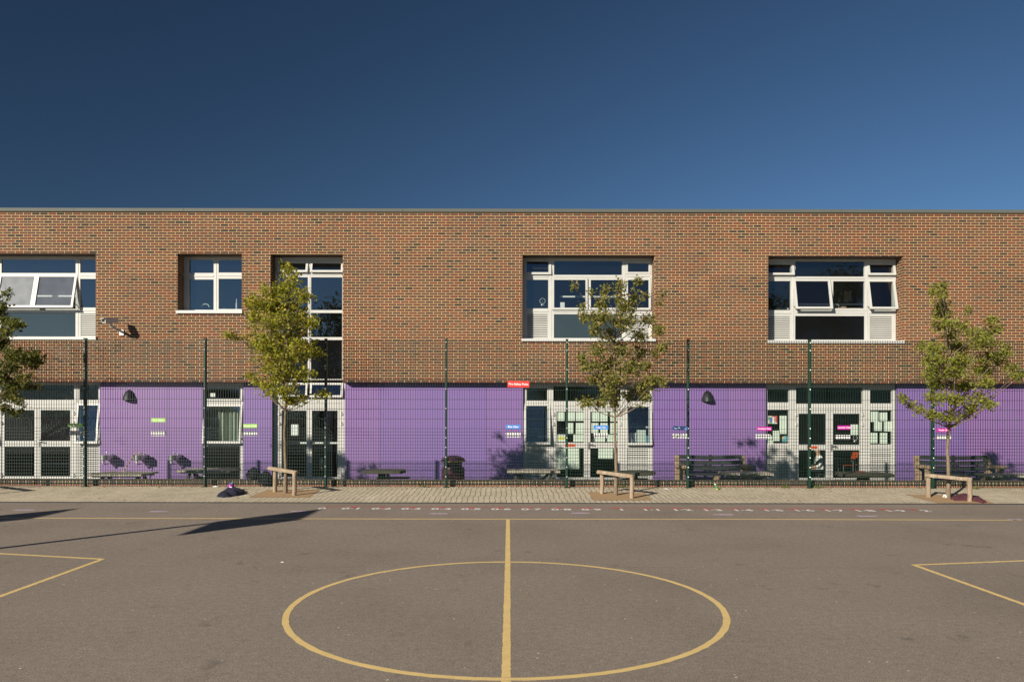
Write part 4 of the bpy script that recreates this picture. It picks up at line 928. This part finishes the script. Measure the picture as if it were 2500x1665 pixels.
mb = MB(); mb.lathe([(0.30,0.812),(0.315,0.83),(0.312,0.86),(0.28,0.90),(0.20,0.945),(0.10,0.967),(0.01,0.972)], bc, 28); obj('hood', mb, M['bin'], r, smooth=True, recalc=True)
mb = MB(); mb.lathe([(0.302,0.806),(0.3185,0.81),(0.3185,0.828),(0.312,0.832)], bc, 28); obj('band', mb, M['brass'], r, smooth=True, recalc=True)

# ------------------------------------------------------------------ bags, clothes and litter
def blob(mb, c, rx, ry, rz, seed, n=14, rough=0.14, flat=True, m=0):
    rn = random.Random(seed); ph = [(rn.uniform(0,6.28), rn.uniform(2,5), rn.uniform(0,6.28)) for _ in range(6)]; base = len(mb.v); rows = 8
    for i in range(rows+1):
        t = math.pi*i/rows*(0.5 if flat else 1.0)+(0 if not flat else 0)
        for k in range(n):
            a = 2*math.pi*k/n; s = 1+rough*sum(math.sin(p[1]*a+p[0])*math.sin(p[1]*t+p[2]) for p in ph)/2.2
            mb.v.append((c[0]+rx*s*math.sin(t)*math.cos(a), c[1]+ry*s*math.sin(t)*math.sin(a), c[2]+rz*s*math.cos(t)))
    for i in range(rows):
        for k in range(n): mb.f.append((base+i*n+k, base+i*n+(k+1) % n, base+(i+1)*n+(k+1) % n, base+(i+1)*n+k)); mb.m.append(m)
    return mb
def backpack(label, px, Y, z0, w, h, d, seed):
    x = wx(px, Y); r = thing('backpack', label, 'backpack', (x, Y, z0), 'black backpacks by the fence')
    mb = MB(); blob(mb, (x, Y, z0+h*0.48), w/2, d/2, h*0.52, seed, 16, 0.06, False); obj('body', mb, M['black_cloth'], r, smooth=True)
    mb = MB(); blob(mb, (x, Y-d*0.35, z0+h*0.30), w*0.36, d*0.28, h*0.26, seed+1, 12, 0.05, False); obj('pocket', mb, M['black_cloth'], r, smooth=True)
    mb = MB(); 
    for s in (-1, 1): mb.tube([(x+s*w*0.30, Y-d*0.25, z0+h*0.85), (x+s*w*0.48, Y-d*0.3, z0+h*0.45), (x+s*w*0.40, Y-d*0.38, z0+h*0.1), (x+s*w*0.3, Y-d*0.4, z0+0.0)], 0.012, 6)
    obj('strap', mb, M['black_cloth'], r, smooth=True)
    mb = MB(); mb.tube([(x-0.04,Y,z0+h*0.96),(x-0.03,Y,z0+h*1.05),(x+0.03,Y,z0+h*1.05),(x+0.04,Y,z0+h*0.96)], 0.009, 6); obj('carry_loop', mb, M['black_cloth'], r, smooth=True)
backpack('larger black backpack standing on the low wall behind the fence', 620, YF+0.25, WT, 0.29, 0.24, 0.17, 3)
backpack('smaller black backpack wedged between fence and low wall', 649, YF+0.105, pav(YF+0.1), 0.27, 0.32, 0.11, 5)
def cloth(name, label, mat, pts, hts, cat, seed):
    """crumpled garment: a folded, rumpled sheet with thickness over an outline (px,py on the paving)"""
    rn = random.Random(seed); P = [(wx(x, pvY(y)), pvY(y)) for x, y in pts]; cx = sum(p[0] for p in P)/len(P); cy = sum(p[1] for p in P)/len(P)
    mb = MB(); N = 48; rows = 9; out = []
    n = len(P)
    for k in range(N):
        t = k/N*n; i = int(t); f = t-i; f = f*f*(3-2*f); a, b = P[i % n], P[(i+1) % n]; out.append((a[0]+(b[0]-a[0])*f, a[1]+(b[1]-a[1])*f))
    for j in range(rows+1):
        s = 1-j/rows
        for k in range(N):
            x = cx+(out[k][0]-cx)*s; y = cy+(out[k][1]-cy)*s
            e = math.sqrt(max(0.0, 1-s**2.2)); z = 0.012+e*hts*(0.66+0.34*math.sin(x*13+seed)*math.cos(y*17+seed*2)+0.16*math.sin(x*29+y*23))+rn.uniform(-.002,.002)*e
            mb.v.append((x, y, pav(y)+max(0.004, z) if j else pav(y)+0.001))
    for j in range(rows):
        for k in range(N): mb.f.append((j*N+k, j*N+(k+1) % N, (j+1)*N+(k+1) % N, (j+1)*N+k)); mb.m.append(0)
    mb.f.append(tuple(rows*N+k for k in range(N))); mb.m.append(0)
    tag(obj(name, mb, mat, loc=(cx, cy, pav(cy)), smooth=True), label, cat)
jk = 'navy jacket dropped in a heap on the paving by the left tree'
cloth('jacket', jk, M['navy_cloth'], [(529,1214),(536,1208),(548,1204),(560,1203),(572,1198),(585,1196),(594,1200),(600,1208),(580,1212),(560,1215),(545,1216)], 0.10, 'jacket', 4)
bt = thing('lunch_bag', 'purple lunch bag with teal lid half buried in a navy jacket', 'bag', (wx(564,pvY(1199)), pvY(1199), pav(pvY(1199))))
c = bt.location; mb = MB(); blob(mb, (c.x, c.y, c.z+0.07), 0.07, 0.05, 0.085, 8, 14, 0.04, False); obj('pouch', mb, M['magenta_ball'], bt, smooth=True)
mb = MB(); mb.lathe([(0.026,0.15),(0.026,0.175),(0.012,0.182)], (c.x+0.03, c.y, c.z-0.01), 10); obj('lid', mb, plain('teal_plastic', (0.03,0.25,0.28), 0.4), bt)
mb = MB(); mb.box(c.x-0.01, c.y-0.056, c.z+0.07, c.x+0.04, c.y-0.048, c.z+0.085); obj('tag', mb, M['paper_w'], bt)
cloth('garment', 'maroon garment crumpled at the foot of the right tree', M['maroon'], [(2318,1216),(2330,1208),(2350,1206),(2366,1209),(2385,1213),(2404,1219),(2412,1225),(2400,1227),(2375,1222),(2350,1221),(2330,1221)], 0.06, 'garment', 9)
def litter(name, label, mat, px, py, w, d, h, seed, group=None, cat='litter'):
    y = pvY(py); x = wx(px, y); mb = MB(); rn = random.Random(seed); n = 5
    for i in range(n+1):
        for j in range(3): mb.v.append((x-w/2+w*i/n, y-d/2+d*j/2+rn.uniform(-.01,.01), pav(y)+0.006+rn.uniform(0, h)))
    for i in range(n):
        for j in range(2): mb.f.append((i*3+j, (i+1)*3+j, (i+1)*3+j+1, i*3+j+1)); mb.m.append(0)
    o = obj(name, mb, mat, loc=(x, y, pav(y))); s = o.modifiers.new('thick', 'SOLIDIFY'); s.thickness = 0.004
    tag(o, label, cat, group)
litter('paper_scrap', 'white paper scrap against the fence left of the navy jacket', M['paper_w'], 527, 1190, 0.12, 0.06, 0.03, 1)
litter('paper_scrap', 'long white paper scrap by the fence right of the sparse maple', M['paper_w'], 1631, 1194, 0.18, 0.06, 0.02, 2)
litter('paper_scrap', 'white paper scrap leaning on the right tree trunk', M['paper_w'], 2307, 1213, 0.05, 0.05, 0.06, 3)
litter('paper_scrap', 'white paper scrap beside the maroon garment', M['paper_w'], 2330, 1219, 0.06, 0.04, 0.015, 4)
litter('paper_scrap', 'tiny white scrap by the fence between bin and papered door', M['paper_w'], 1243, 1190, 0.03, 0.03, 0.015, 5)
for px, py, lb in ((690, 1374, 'pale crumb of litter on the asphalt left of the centre circle'), (1288, 1451, 'tan twig lying inside the centre circle'), (583, 1297, 'dry leaf beside the long shadow on the asphalt')):
    y = gy(py); x = wx(px, y); mb = MB(); mb.box(x-0.016, y-0.006, 0.002, x+0.016, y+0.006, 0.009); tag(obj('crumb', mb, M['paper_w'] if px == 690 else M['dry_leaf'], loc=(x, y, 0), bevel=0.003), lb, 'litter')
# green bottle with white cap
y = pvY(1194.5); x = wx(1752, y); z = pav(y); bt = thing('drink_bottle', 'green bottle with white cap and yellow foot leaning on the fence', 'bottle', (x, y, z))
ax = Vector((-0.34, 0.30, 0.9)).normalized(); p = Vector((x, y, z+0.012))
mb = MB(); mb.tube([p, p+ax*0.015, p+ax*0.045, p+ax*0.07, p+ax*0.09, p+ax*0.10], [0.022,0.026,0.023,0.026,0.022,0.014], 12); obj('body', mb, M['green_toy'], bt, smooth=True)
mb = MB(); mb.tube([p+ax*0.101, p+ax*0.12], [0.016,0.014], 12); obj('cap', mb, M['sign_white'], bt, smooth=True)
mb = MB(); mb.tube([p+Vector((-0.012,-0.01,-0.004))-ax*0.004, p-ax*0.001+Vector((-0.012,-0.01,0.012))], [0.018,0.022], 10); obj('foot', mb, M['yellow'], bt, smooth=True)
# weeds and fallen leaves along the wall
def weed(px, py, label, seed):
    rn = random.Random(seed); y = pvY(py); x = wx(px, y); z = pav(y); mb = MB()
    for _ in range(26):
        a = rn.uniform(0, 6.28); l = rn.uniform(0.04, 0.12); d = Vector((math.cos(a), math.sin(a)*0.5, rn.uniform(0.4, 1.4))).normalized(); s = Vector((-d.y, d.x, 0)).normalized()*0.012; q = Vector((x+rn.gauss(0,.05), y+rn.gauss(0,.015), z))
        mb.face([q-s*0.4, q+d*l*0.5-s, q+d*l, q+d*l*0.5+s])
    tag(obj('weed', mb, M['weed'], loc=(x, y, z)), label, 'weed', 'weeds along the low wall')
weed(1916, 1190, 'low weed by the fence under the globe window', 1); weed(2000, 1190, 'low weed just right of the post before the right door', 2); weed(1517, 1190, 'low weed behind the log guard of the sparse maple', 3); weed(2382, 1192, 'low weed by the fence right of the maroon garment', 4); weed(1033, 1190, 'low weed by the fence left of the bin', 5)
rn = random.Random(21); mb = MB()
for _ in range(420):
    if rn.random() < 0.72: py = rn.uniform(1189, 1194)
    else: py = rn.uniform(1192, 1226)
    px = rn.uniform(-100, 2600) if rn.random() < 0.5 else rn.choice((260, 820, 1040, 1560, 1930, 1985, 2240))+rn.gauss(0, 45)
    y = pvY(py); x = wx(px, y); s = rn.uniform(0.010, 0.026); a = rn.uniform(0, 6.28); u = Vector((math.cos(a), math.sin(a), rn.uniform(-.2,.5)))*s; v = Vector((-math.sin(a), math.cos(a), rn.uniform(-.2,.5)))*s*0.7; c = Vector((x, y, pav(y)+0.010)); mb.face([c-u, c-v, c+u, c+v])
tag(obj('fallen_leaves', mb, M['dry_leaf']), 'scattered dry brown leaves along the foot of the fence', 'leaves', kind='stuff')

# ------------------------------------------------------------------ things seen through the glass
def sheetp(px0, py0, px1, py1, Y, label, mat='paper', name='paper_sheet', rot=0.0, group='pale sheets taped inside the classroom glass', cat='paper sheet'):
    a = W(px0, py0, Y); b = W(px1, py1, Y); c = (a+b)/2; mb = MB(); mb.box(a.x, Y, b.z, b.x, Y+0.003, a.z)
    o = obj(name, mb, M[mat], loc=(c.x, Y, c.z)); o.rotation_euler = (0, rad(rot), 0); tag(o, label, cat, group)
PY = YG+0.046
rowsn = ['top', 'middle', 'bottom']
SH = [((1361,1002,1378,1027),'left sheet of the top row in the left papered door'),((1386,1002,1403.5,1027),'centre sheet of the top row in the left papered door'),((1406,1002,1425,1027),'right sheet of the top row in the left papered door'),
 ((1386,1032,1400,1058),'narrow sheet of the middle row in the left papered door'),((1406,1032,1425,1059),'wide sheet of the middle row in the left papered door'),
 ((1361,1060,1380,1078),'sheet with a yellow patch in the lower corner of the left papered door'),((1400,1060,1425,1078),'wide sheet of the bottom row in the left papered door'),
 ((1445,1002,1463,1028),'left sheet of the top row in the right papered door'),((1464.5,1002,1483,1028),'centre sheet of the top row in the right papered door'),((1489,1002,1507,1028),'right sheet of the top row in the right papered door'),
 ((1444,1032,1461,1057),'left sheet of the middle row in the right papered door'),((1465,1032,1484,1057),'centre sheet of the middle row in the right papered door'),((1489,1032,1507,1058),'right sheet of the middle row in the right papered door'),
 ((1452,1063,1478,1078),'sheet with a blue stripe at the foot of the right papered door'),((1482,1060,1507,1078),'plain sheet at the lower right of the right papered door'),
 ((1360,1094,1414,1145),'very large sheet over the lower pane of the left papered door'),((1461,1094,1497,1119),'large sheet on the lower pane of the right papered door'),
 ((2126,1003,2144.5,1028),'left sheet of the top row in the window right of the far door'),((2147,1005,2166,1026),'right sheet of the top row in the window right of the far door'),((2134,1028,2153,1050),'left sheet of the middle row in the window right of the far door'),((2158,1027,2177,1051),'right sheet of the middle row in the window right of the far door'),((2125.5,1054,2143,1080),'left sheet of the bottom row in the window right of the far door'),((2147.5,1054,2166,1081),'right sheet of the bottom row in the window right of the far door'),
 ((1902.5,1013.5,1921,1058),'tall sheet in the globe window'),((1873,1073,1888,1081),'small low sheet in the corner of the globe window'),((1887,1050,1904,1075),'middle sheet in the globe window'),((1874,1063,1886,1072),'small sheet behind the Amethyst Class holder'),
 ((2076.5,1034.5,2095.5,1060),'printed sheet on the glass of the far right door leaf')]
for (x0, y0, x1, y1), lb in SH: sheetp(x0, y0, x1, y1, PY, 'pale '+lb if 'sheet' in lb else lb, rot=R.uniform(-1.0, 1.0))
sheetp(1364, 1066, 1379, 1073, PY-0.003, 'yellow strip stuck on a sheet in the left papered door', 'yellow', 'yellow_strip', group=None, cat='strip')
sheetp(1873, 1014, 1898, 1033, PY, 'poster of coloured squares in the globe window', 'poster', 'poster', group=None, cat='poster')
sheetp(711, 1037, 728, 1064, YD+0.05, 'white notice on the left leaf of the glass double door', 'paper_w', 'notice', group=None, cat='notice')
sheetp(513, 961, 525, 970, YG+0.06, 'small white card in the top vent of the single window', 'paper_w', 'card', group=None, cat='card')
for x0, x1, y0, y1, lb, m in ((1555,1577,1049,1080,'pale box standing in the open casement right of the papered door','paper'),(1536,1553,1056,1081,'white leaflet rack inside the open casement right of the papered door','paper_w'),(1577,1590,1062,1080,'pale blue picture inside the open casement right of the papered door','ocean')):
    a = W(x0, y0, YG+0.2); b = W(x1, y1, YG+0.2); mb = MB(); mb.box(a.x, YG+0.2, b.z, b.x, YG+0.26, a.z); tag(obj('sill_box', mb, M[m], loc=(a.x, YG+0.2, b.z), bevel=0.004), lb, 'box')
g = W(1917, 1071, YG+0.2); r = thing('globe', 'blue and tan desk globe standing inside the window left of the right door', 'globe', (g.x, g.y, g.z-0.13))
mb = MB(); mb.lathe([(0.11*math.sin(math.pi*k/12)+0.0005, -0.11*math.cos(math.pi*k/12)) for k in range(13)], g, 20); obj('ball', mb, M['globe'], r, smooth=True)
mb = MB(); mb.lathe([(0.06,-0.14),(0.055,-0.125),(0.012,-0.12),(0.012,-0.105)], g, 16); obj('stand', mb, M['black_plastic'], r, smooth=True)
mb = MB(); mb.tube([(g.x+0.117*math.sin(a), g.y, g.z-0.117*math.cos(a)) for a in [math.pi*k/12 for k in range(13)]], 0.006, 6); obj('arm', mb, M['brass'], r)
sb = MB(); q = W(1899, 1082, YG+0.2); sb.box(wx(1868,q.y), YG+0.09, q.z-0.08, wx(1930,q.y), YG+0.33, q.z-0.02)
obj('inner_ledge', sb, M['room'], bld)
for x0, x1, py, Yp in ((440,600,757,YW),(1281,1340,757,YW),(1345,1590,757,YW),(1868,2183,757,YW),(1535,1590,1083,YG),(1280,1342,1083,YG)):
    q = W(x0, py, Yp+0.1); sb = MB(); sb.box(q.x, Yp+0.08, q.z-0.08, wx(x1, Yp+0.1), Yp+0.36, q.z-0.012); obj('inner_ledge', sb, M['room'], bld)
def rosette(px, py, Y, s, label):
    c = W(px, py, Y); r = thing('desk_ornament', label, 'ornament', (c.x, c.y, c.z-s*1.6), 'round beaded ornaments in the windows')
    mb = MB(); n = 14
    for k in range(n):
        a = 6.283*k/n; q = (c.x+s*math.cos(a), c.y, c.z+s*math.sin(a)); mb.lathe([(0.001,-s*0.17),(s*0.11,-s*0.07),(s*0.11,s*0.07),(0.001,s*0.17)], q, 8)
    obj('bead_ring', mb, M['sign_white'], r, smooth=True)
    mb = MB(); mb.tube([(c.x, c.y, c.z-s*0.9), (c.x, c.y, c.z-s*1.3)], s*0.12, 8); blob(mb, (c.x, c.y, c.z-s*1.62), s*0.9, s*0.5, s*0.45, 3, 12, 0.05, True); mb.lathe([(s*0.35,-s*0.03),(s*0.35,s*0.03)], c, 10); obj('stand', mb, M['steel'], r, smooth=True)
rosette(1324, 735, YW+0.2, 0.075, 'beaded round ornament in the upper window behind the sparse maple')
rosette(2042, 747, YW+0.2, 0.065, 'beaded round ornament in the far right upper window')
rosette(1447, 1068, YG+0.12, 0.06, 'beaded round ornament at the foot of the papered door')
rosette(2088, 1067.5, YG+0.12, 0.06, 'beaded round ornament in the far right door leaf')
def boxthing(name, label, cat, px0, py0, px1, py1, Y, d, mat, bev=0.004):
    a = W(px0, py0, Y); b = W(px1, py1, Y); mb = MB(); mb.box(a.x, Y, b.z, b.x, Y+d, a.z); return tag(obj(name, mb, M[mat], loc=(a.x, Y, b.z), bevel=bev), label, cat)
nb = boxthing('notice_board', 'brown board with four bright fixings seen through the far upper window', 'board', 2060.5, 709, 2078, 733, 22.2, 0.04, 'brown_block')
mb = MB()
for px, py in ((2062,709.8),(2076.5,709.8),(2062,731.8),(2076.5,731.8)): q = W(px, py, 22.2); mb.box(q.x-0.01, 22.185, q.z-0.01, q.x+0.01, 22.199, q.z+0.01)
obj('fixing', mb, M['rail_white'], nb)
mb = MB(); q = W(2058, 757, YW+0.25); blob(mb, (q.x, q.y, q.z), 0.16, 0.09, 0.11, 6, 14, 0.16, True); tag(obj('cloth_bag', mb, M['brown_block'], loc=(q.x, q.y, q.z), smooth=True), 'brown bag slumped on the ledge of the far upper window', 'bag')
boxthing('document_tray', 'white document tray on the ledge of the far upper window', 'tray', 2072, 751, 2100, 757.5, YW+0.2, 0.12, 'rail_white')
boxthing('paper_stack', 'upright pale papers leaning in the upper window behind the sparse maple', 'papers', 1367, 738, 1378, 757, YW+0.2, 0.05, 'paper_w')
r = thing('glass_bottle', 'clear bottle standing on the ledge of the small upper window', 'bottle', W(577, 757, YW+0.2)); q = r.location
mb = MB(); mb.lathe([(0.022,0),(0.022,0.16),(0.012,0.20),(0.012,0.30)], q, 12); obj('body', mb, M['sill'], r, smooth=True)
mb = MB(); q = W(501, 752, YW+0.2); mb.tube([(q.x+0.11*math.cos(a), q.y, q.z+0.005+0.09*math.sin(a)) for a in [math.pi*k/14 for k in range(15)]], 0.012, 6); tag(obj('arched_lamp', mb, M['sill'], loc=q, smooth=True), 'white arched tube on the ledge of the small upper window', 'ornament')
mb = MB(); q = W(546, 754, YW+0.2); blob(mb, (q.x, q.y, q.z-0.02), 0.045, 0.045, 0.05, 2, 12, 0.02, False); tag(obj('white_ball', mb, M['sill'], loc=q, smooth=True), 'small white ball on the ledge of the small upper window', 'ball')
def chair(label, px, pyseat, Y, mat, face, group='classroom chairs seen through the doors'):
    zs = wz(pyseat, Y); x = wx(px, Y); zf = TZ+0.03; r = thing('classroom_chair', label, 'chair', (x, Y, zf), group)
    mb = MB(); mb.box(x-0.2, Y-0.19, zs-0.02, x+0.2, Y+0.19, zs); obj('seat', mb, M[mat], r, bevel=0.008)
    mb = MB(); bx = x+face*0.2; mb.hexa([(bx-0.015,Y-0.18,zs+0.12),(bx+0.015,Y-0.18,zs+0.12),(bx+0.015,Y+0.18,zs+0.12),(bx-0.015,Y+0.18,zs+0.12),(bx-0.015+face*0.05,Y-0.17,zs+0.36),(bx+0.015+face*0.05,Y-0.17,zs+0.36),(bx+0.015+face*0.05,Y+0.17,zs+0.36),(bx-0.015+face*0.05,Y+0.17,zs+0.36)]); obj('backrest', mb, M[mat], r, bevel=0.006)
    for sx in (-1, 1):
        for sy in (-1, 1): mb = MB(); mb.tube([(x+sx*0.17, Y+sy*0.16, zs-0.02), (x+sx*0.2, Y+sy*0.18, zf)], 0.011, 6); obj('leg', mb, M['dull_metal'], r)
    mb = MB(); mb.tube([(bx, Y-0.15, zs-0.01), (bx, Y-0.15, zs+0.2)], 0.010, 6); mb.tube([(bx, Y+0.15, zs-0.01), (bx, Y+0.15, zs+0.2)], 0.010, 6); obj('back_frame', mb, M['dull_metal'], r)
chair('orange chair behind the grey table frame inside the far right door', 2068, 1132, 21.7, 'orange', 1)
chair('red chair inside the left papered door', 1408, 1140, 21.6, 'red_plastic', 1)
chair('dark red chair inside the glass double door', 703, 1140, 22.2, 'red_plastic', -1)
# grey framed table
ty = 21.35; xa, xb = wx(2043, ty), wx(2085, ty); zt = wz(1119, ty); r = thing('classroom_table', 'grey framed classroom table inside the far right door', 'table', ((xa+xb)/2, ty+0.3, TZ+0.03))
mb = MB(); mb.box(xa, ty, zt-0.03, xb, ty+0.6, zt); obj('tabletop', mb, M['dull_metal'], r, bevel=0.005)
for x in (xa+0.02, xb-0.02):
    for y in (ty+0.02, ty+0.58): mb = MB(); mb.box(x-0.014, y-0.014, TZ+0.03, x+0.014, y+0.014, zt-0.031); obj('leg', mb, M['dull_metal'], r)
mb = MB(); q = W(786, 1131, 21.6); blob(mb, (q.x, q.y, q.z-0.02), 0.06, 0.05, 0.17, 5, 12, 0.1, False); tag(obj('cloth_bag', mb, M['grey_bag'], loc=(q.x, q.y, q.z), smooth=True), 'pale cloth bag hanging inside the right leaf of the glass double door', 'bag')
# seated person in a white shirt behind the far right door
def person():
    Y = 21.75; hip = W(2003, 1146, Y); fz = TZ+0.03
    r = thing('person', 'seated person in white short sleeved shirt and dark trousers behind the right hand door', 'person', (hip.x, Y, fz))
    J = []; E = []; RD = []
    def j(x, y, z, rr, par=None): J.append((x, y, z)); RD.append(rr); i = len(J)-1; (E.append((par, i)) if par is not None else None); return i
    x, z = hip.x, hip.z; f = -1          # faces left
    pel = j(x, Y, z, 0.12); sp = j(x-0.01, Y, z+0.15, 0.115, pel); ch = j(x-0.03, Y, z+0.32, 0.13, sp); nk = j(x-0.05, Y, z+0.44, 0.05, ch); hd0 = j(x-0.07, Y, z+0.50, 0.06, nk); hd = j(x-0.085, Y, z+0.58, 0.088, hd0); ht = j(x-0.08, Y, z+0.66, 0.07, hd); j(x-0.17, Y, z+0.575, 0.014, hd)
    for s in (-1, 1):
        hp = j(x-0.02, Y+s*0.09, z-0.01, 0.085, pel); kn = j(x-0.36, Y+s*0.11, z+0.0, 0.06, hp); an = j(x-0.36, Y+s*0.11, fz+0.07, 0.042, kn); j(x-0.50, Y+s*0.11, fz+0.035, 0.032, an)
        sh = j(x-0.03, Y+s*0.17, z+0.37, 0.055, ch); el = j(x-0.10, Y+s*0.21, z+0.15, 0.04, sh); wr = j(x-0.28, Y+s*0.16, z+0.10, 0.028, el); pm = j(x-0.34, Y+s*0.15, z+0.09, 0.03, wr)
        for k, l in enumerate((0.06, 0.07, 0.065, 0.05)):
            a = j(x-0.36, Y+s*(0.18-0.02*k), z+0.085, 0.011, pm); j(x-0.36-l, Y+s*(0.18-0.02*k), z+0.06, 0.009, a)
        a = j(x-0.335, Y+s*0.115, z+0.09, 0.012, pm); j(x-0.37, Y+s*0.10, z+0.085, 0.010, a)
    me = bpy.data.meshes.new('body'); me.from_pydata([(p[0]-r.location.x, p[1]-r.location.y, p[2]-r.location.z) for p in J], E, [])
    o = bpy.data.objects.new('tmp', me); COL.objects.link(o); sk = o.modifiers.new('skin', 'SKIN'); sk.use_smooth_shade = True
    for i, v in enumerate(me.skin_vertices[0].data): v.radius = (RD[i], RD[i]); v.use_root = (i == 0)
    ss = o.modifiers.new('sub', 'SUBSURF'); ss.levels = 1; ss.render_levels = 1
    dg = bpy.context.evaluated_depsgraph_get(); dg.update(); m2 = bpy.data.meshes.new_from_object(o.evaluated_get(dg)); bpy.data.objects.remove(o)
    m2.name = 'body'; m2.materials.clear()
    for m in (M['skin'], M['sign_white'], M['black_cloth']): m2.materials.append(m)
    hz_, hx_ = z-r.location.z, 0.0
    for p in m2.polygons:
        c = p.center; i = 0
        if c.z < hz_+0.04 and not (c.z > hz_+0.055) and c.x > -0.40: i = 2
        if c.z < hz_-0.05: i = 2
        if hz_+0.03 < c.z < hz_+0.43 and c.x > -0.19: i = 1
        p.material_index = i; p.use_smooth = True
    b = bpy.data.objects.new('body', m2); COL.objects.link(b); b.parent = r
    h = MB(); blob(h, (x-0.07, Y, z+0.60), 0.102, 0.10, 0.115, 4, 14, 0.03, True); obj('hair', h, M['hair'], r, smooth=True)
    st = thing('stool', 'black stool under the seated person behind the right hand door', 'stool', (x, Y, fz)); m = MB(); m.lathe([(0.17, z-fz-0.13), (0.17, z-fz-0.095)], (x, Y, fz), 16); obj('seat', m, M['black_plastic'], st)
    for k in range(4): a = 0.785+k*1.571; m = MB(); m.tube([(x+0.1*math.cos(a), Y+0.1*math.sin(a), z-0.131), (x+0.16*math.cos(a), Y+0.16*math.sin(a), fz)], 0.012, 6); obj('leg', m, M['dull_metal'], st)
person()

# ------------------------------------------------------------------ basketball hoops left of the view, known by their shadows
def hoop(label, x, y):
    r = thing('basketball_hoop', label, 'basketball hoop', (x, y, 0), 'basketball hoops beside the court')
    mb = MB(); mb.tube([(x,y,-0.1),(x,y,2.3),(x+0.10,y,2.75),(x+0.40,y,2.8)], [0.055,0.055,0.05,0.05], 12); obj('pole', mb, M['green'], r, smooth=True)
    mb = MB(); mb.box(x+0.40, y-0.62, 2.25, x+0.43, y+0.62, 3.02); obj('backboard', mb, M['sign_white'], r)
    mb = MB(); mb.tube([(x+0.68+0.225*math.cos(a), y+0.225*math.sin(a), 2.5) for a in [6.283*k/24 for k in range(25)]], 0.01, 6); mb.tube([(x+0.43,y,2.5),(x+0.46,y,2.5)], 0.02, 6); obj('rim', mb, M['orange'], r, smooth=True)
hoop('basketball hoop nearest the court whose board shades the asphalt', -8.08, 6.0)
hoop('second basketball hoop farther left, its board shading the asphalt edge', -12.1, 6.05)

# ------------------------------------------------------------------ tall trees across the playground, seen mirrored in the glass
def far_tree(label, x, y, H, seed):
    rnd = random.Random(seed); r = thing('tall_tree', label, 'tree', (x, y, 0), 'tall trees mirrored in the windows'); tm = MB(); lm = MB(); tints = []
    tm.tube([(x,y,-0.2),(x+0.1,y,H*0.3),(x-0.1,y,H*0.6),(x,y,H*0.9)], [0.32,0.24,0.15,0.04], 10)
    for k in range(16):
        a = rnd.uniform(0, 6.283); t = rnd.uniform(0.3, 0.92); rr = H*0.30*math.sqrt(max(0.05, 1-((t-0.55)/0.5)**2))
        c = Vector((x+math.cos(a)*rr*rnd.uniform(0.3,0.9), y+math.sin(a)*rr*rnd.uniform(0.3,0.9), H*t)); tm.tube([(x,y,H*max(0.22,t-0.22)), c], [0.09,0.03], 6)
        for _ in range(330):
            d = Vector((rnd.gauss(0,1), rnd.gauss(0,1), rnd.gauss(0,0.8)))*H*0.062; leaf_quads(lm, tints, c+d, rnd.uniform(0.22,0.42), rnd, 0)
    obj('trunk', tm, M['bark'], r, smooth=True); o = obj('crown', lm, M['leaf_far'], r); at = o.data.attributes.new('tint', 'FLOAT', 'FACE'); at.data.foreach_set('value', tints)
far_tree('tall dark tree across the playground mirrored in the stairwell window', -22, -44, 16, 1)
far_tree('tall dark tree across the playground mirrored at the left of the far upper window', 29, -45, 16, 2)
far_tree('tallest dark tree across the playground mirrored in the far upper window', 37, -46, 19, 3)
far_tree('tall dark tree across the playground mirrored at the right of the far upper window', 46, -46, 17, 4)
far_tree('broad dark tree across the playground mirrored between the two middle windows', 6, -47, 11, 5)

mb = MB(); q0, q1 = wx(508, YG+0.25), wx(588, YG+0.25); za, zb = wz(1082, YG+0.25), wz(985, YG+0.25); n = 40
for i in range(n):
    f = lambda k: (q0+(q1-q0)*k/n, YG+0.30+0.035*math.sin(k*1.35)+0.012*math.sin(k*3.1))
    (xa, ya), (xb, yb) = f(i), f(i+1); mb.face([(xa,ya,za),(xb,yb,za),(xb,yb,zb),(xa,ya,zb)])
tag(obj('curtain', mb, plain('grey_green_curtain', (0.42,0.46,0.37), 0.85, 0.1), loc=((q0+q1)/2, YG+0.3, za), smooth=True), 'pale grey green curtain hanging behind the single ground floor window', 'curtain')
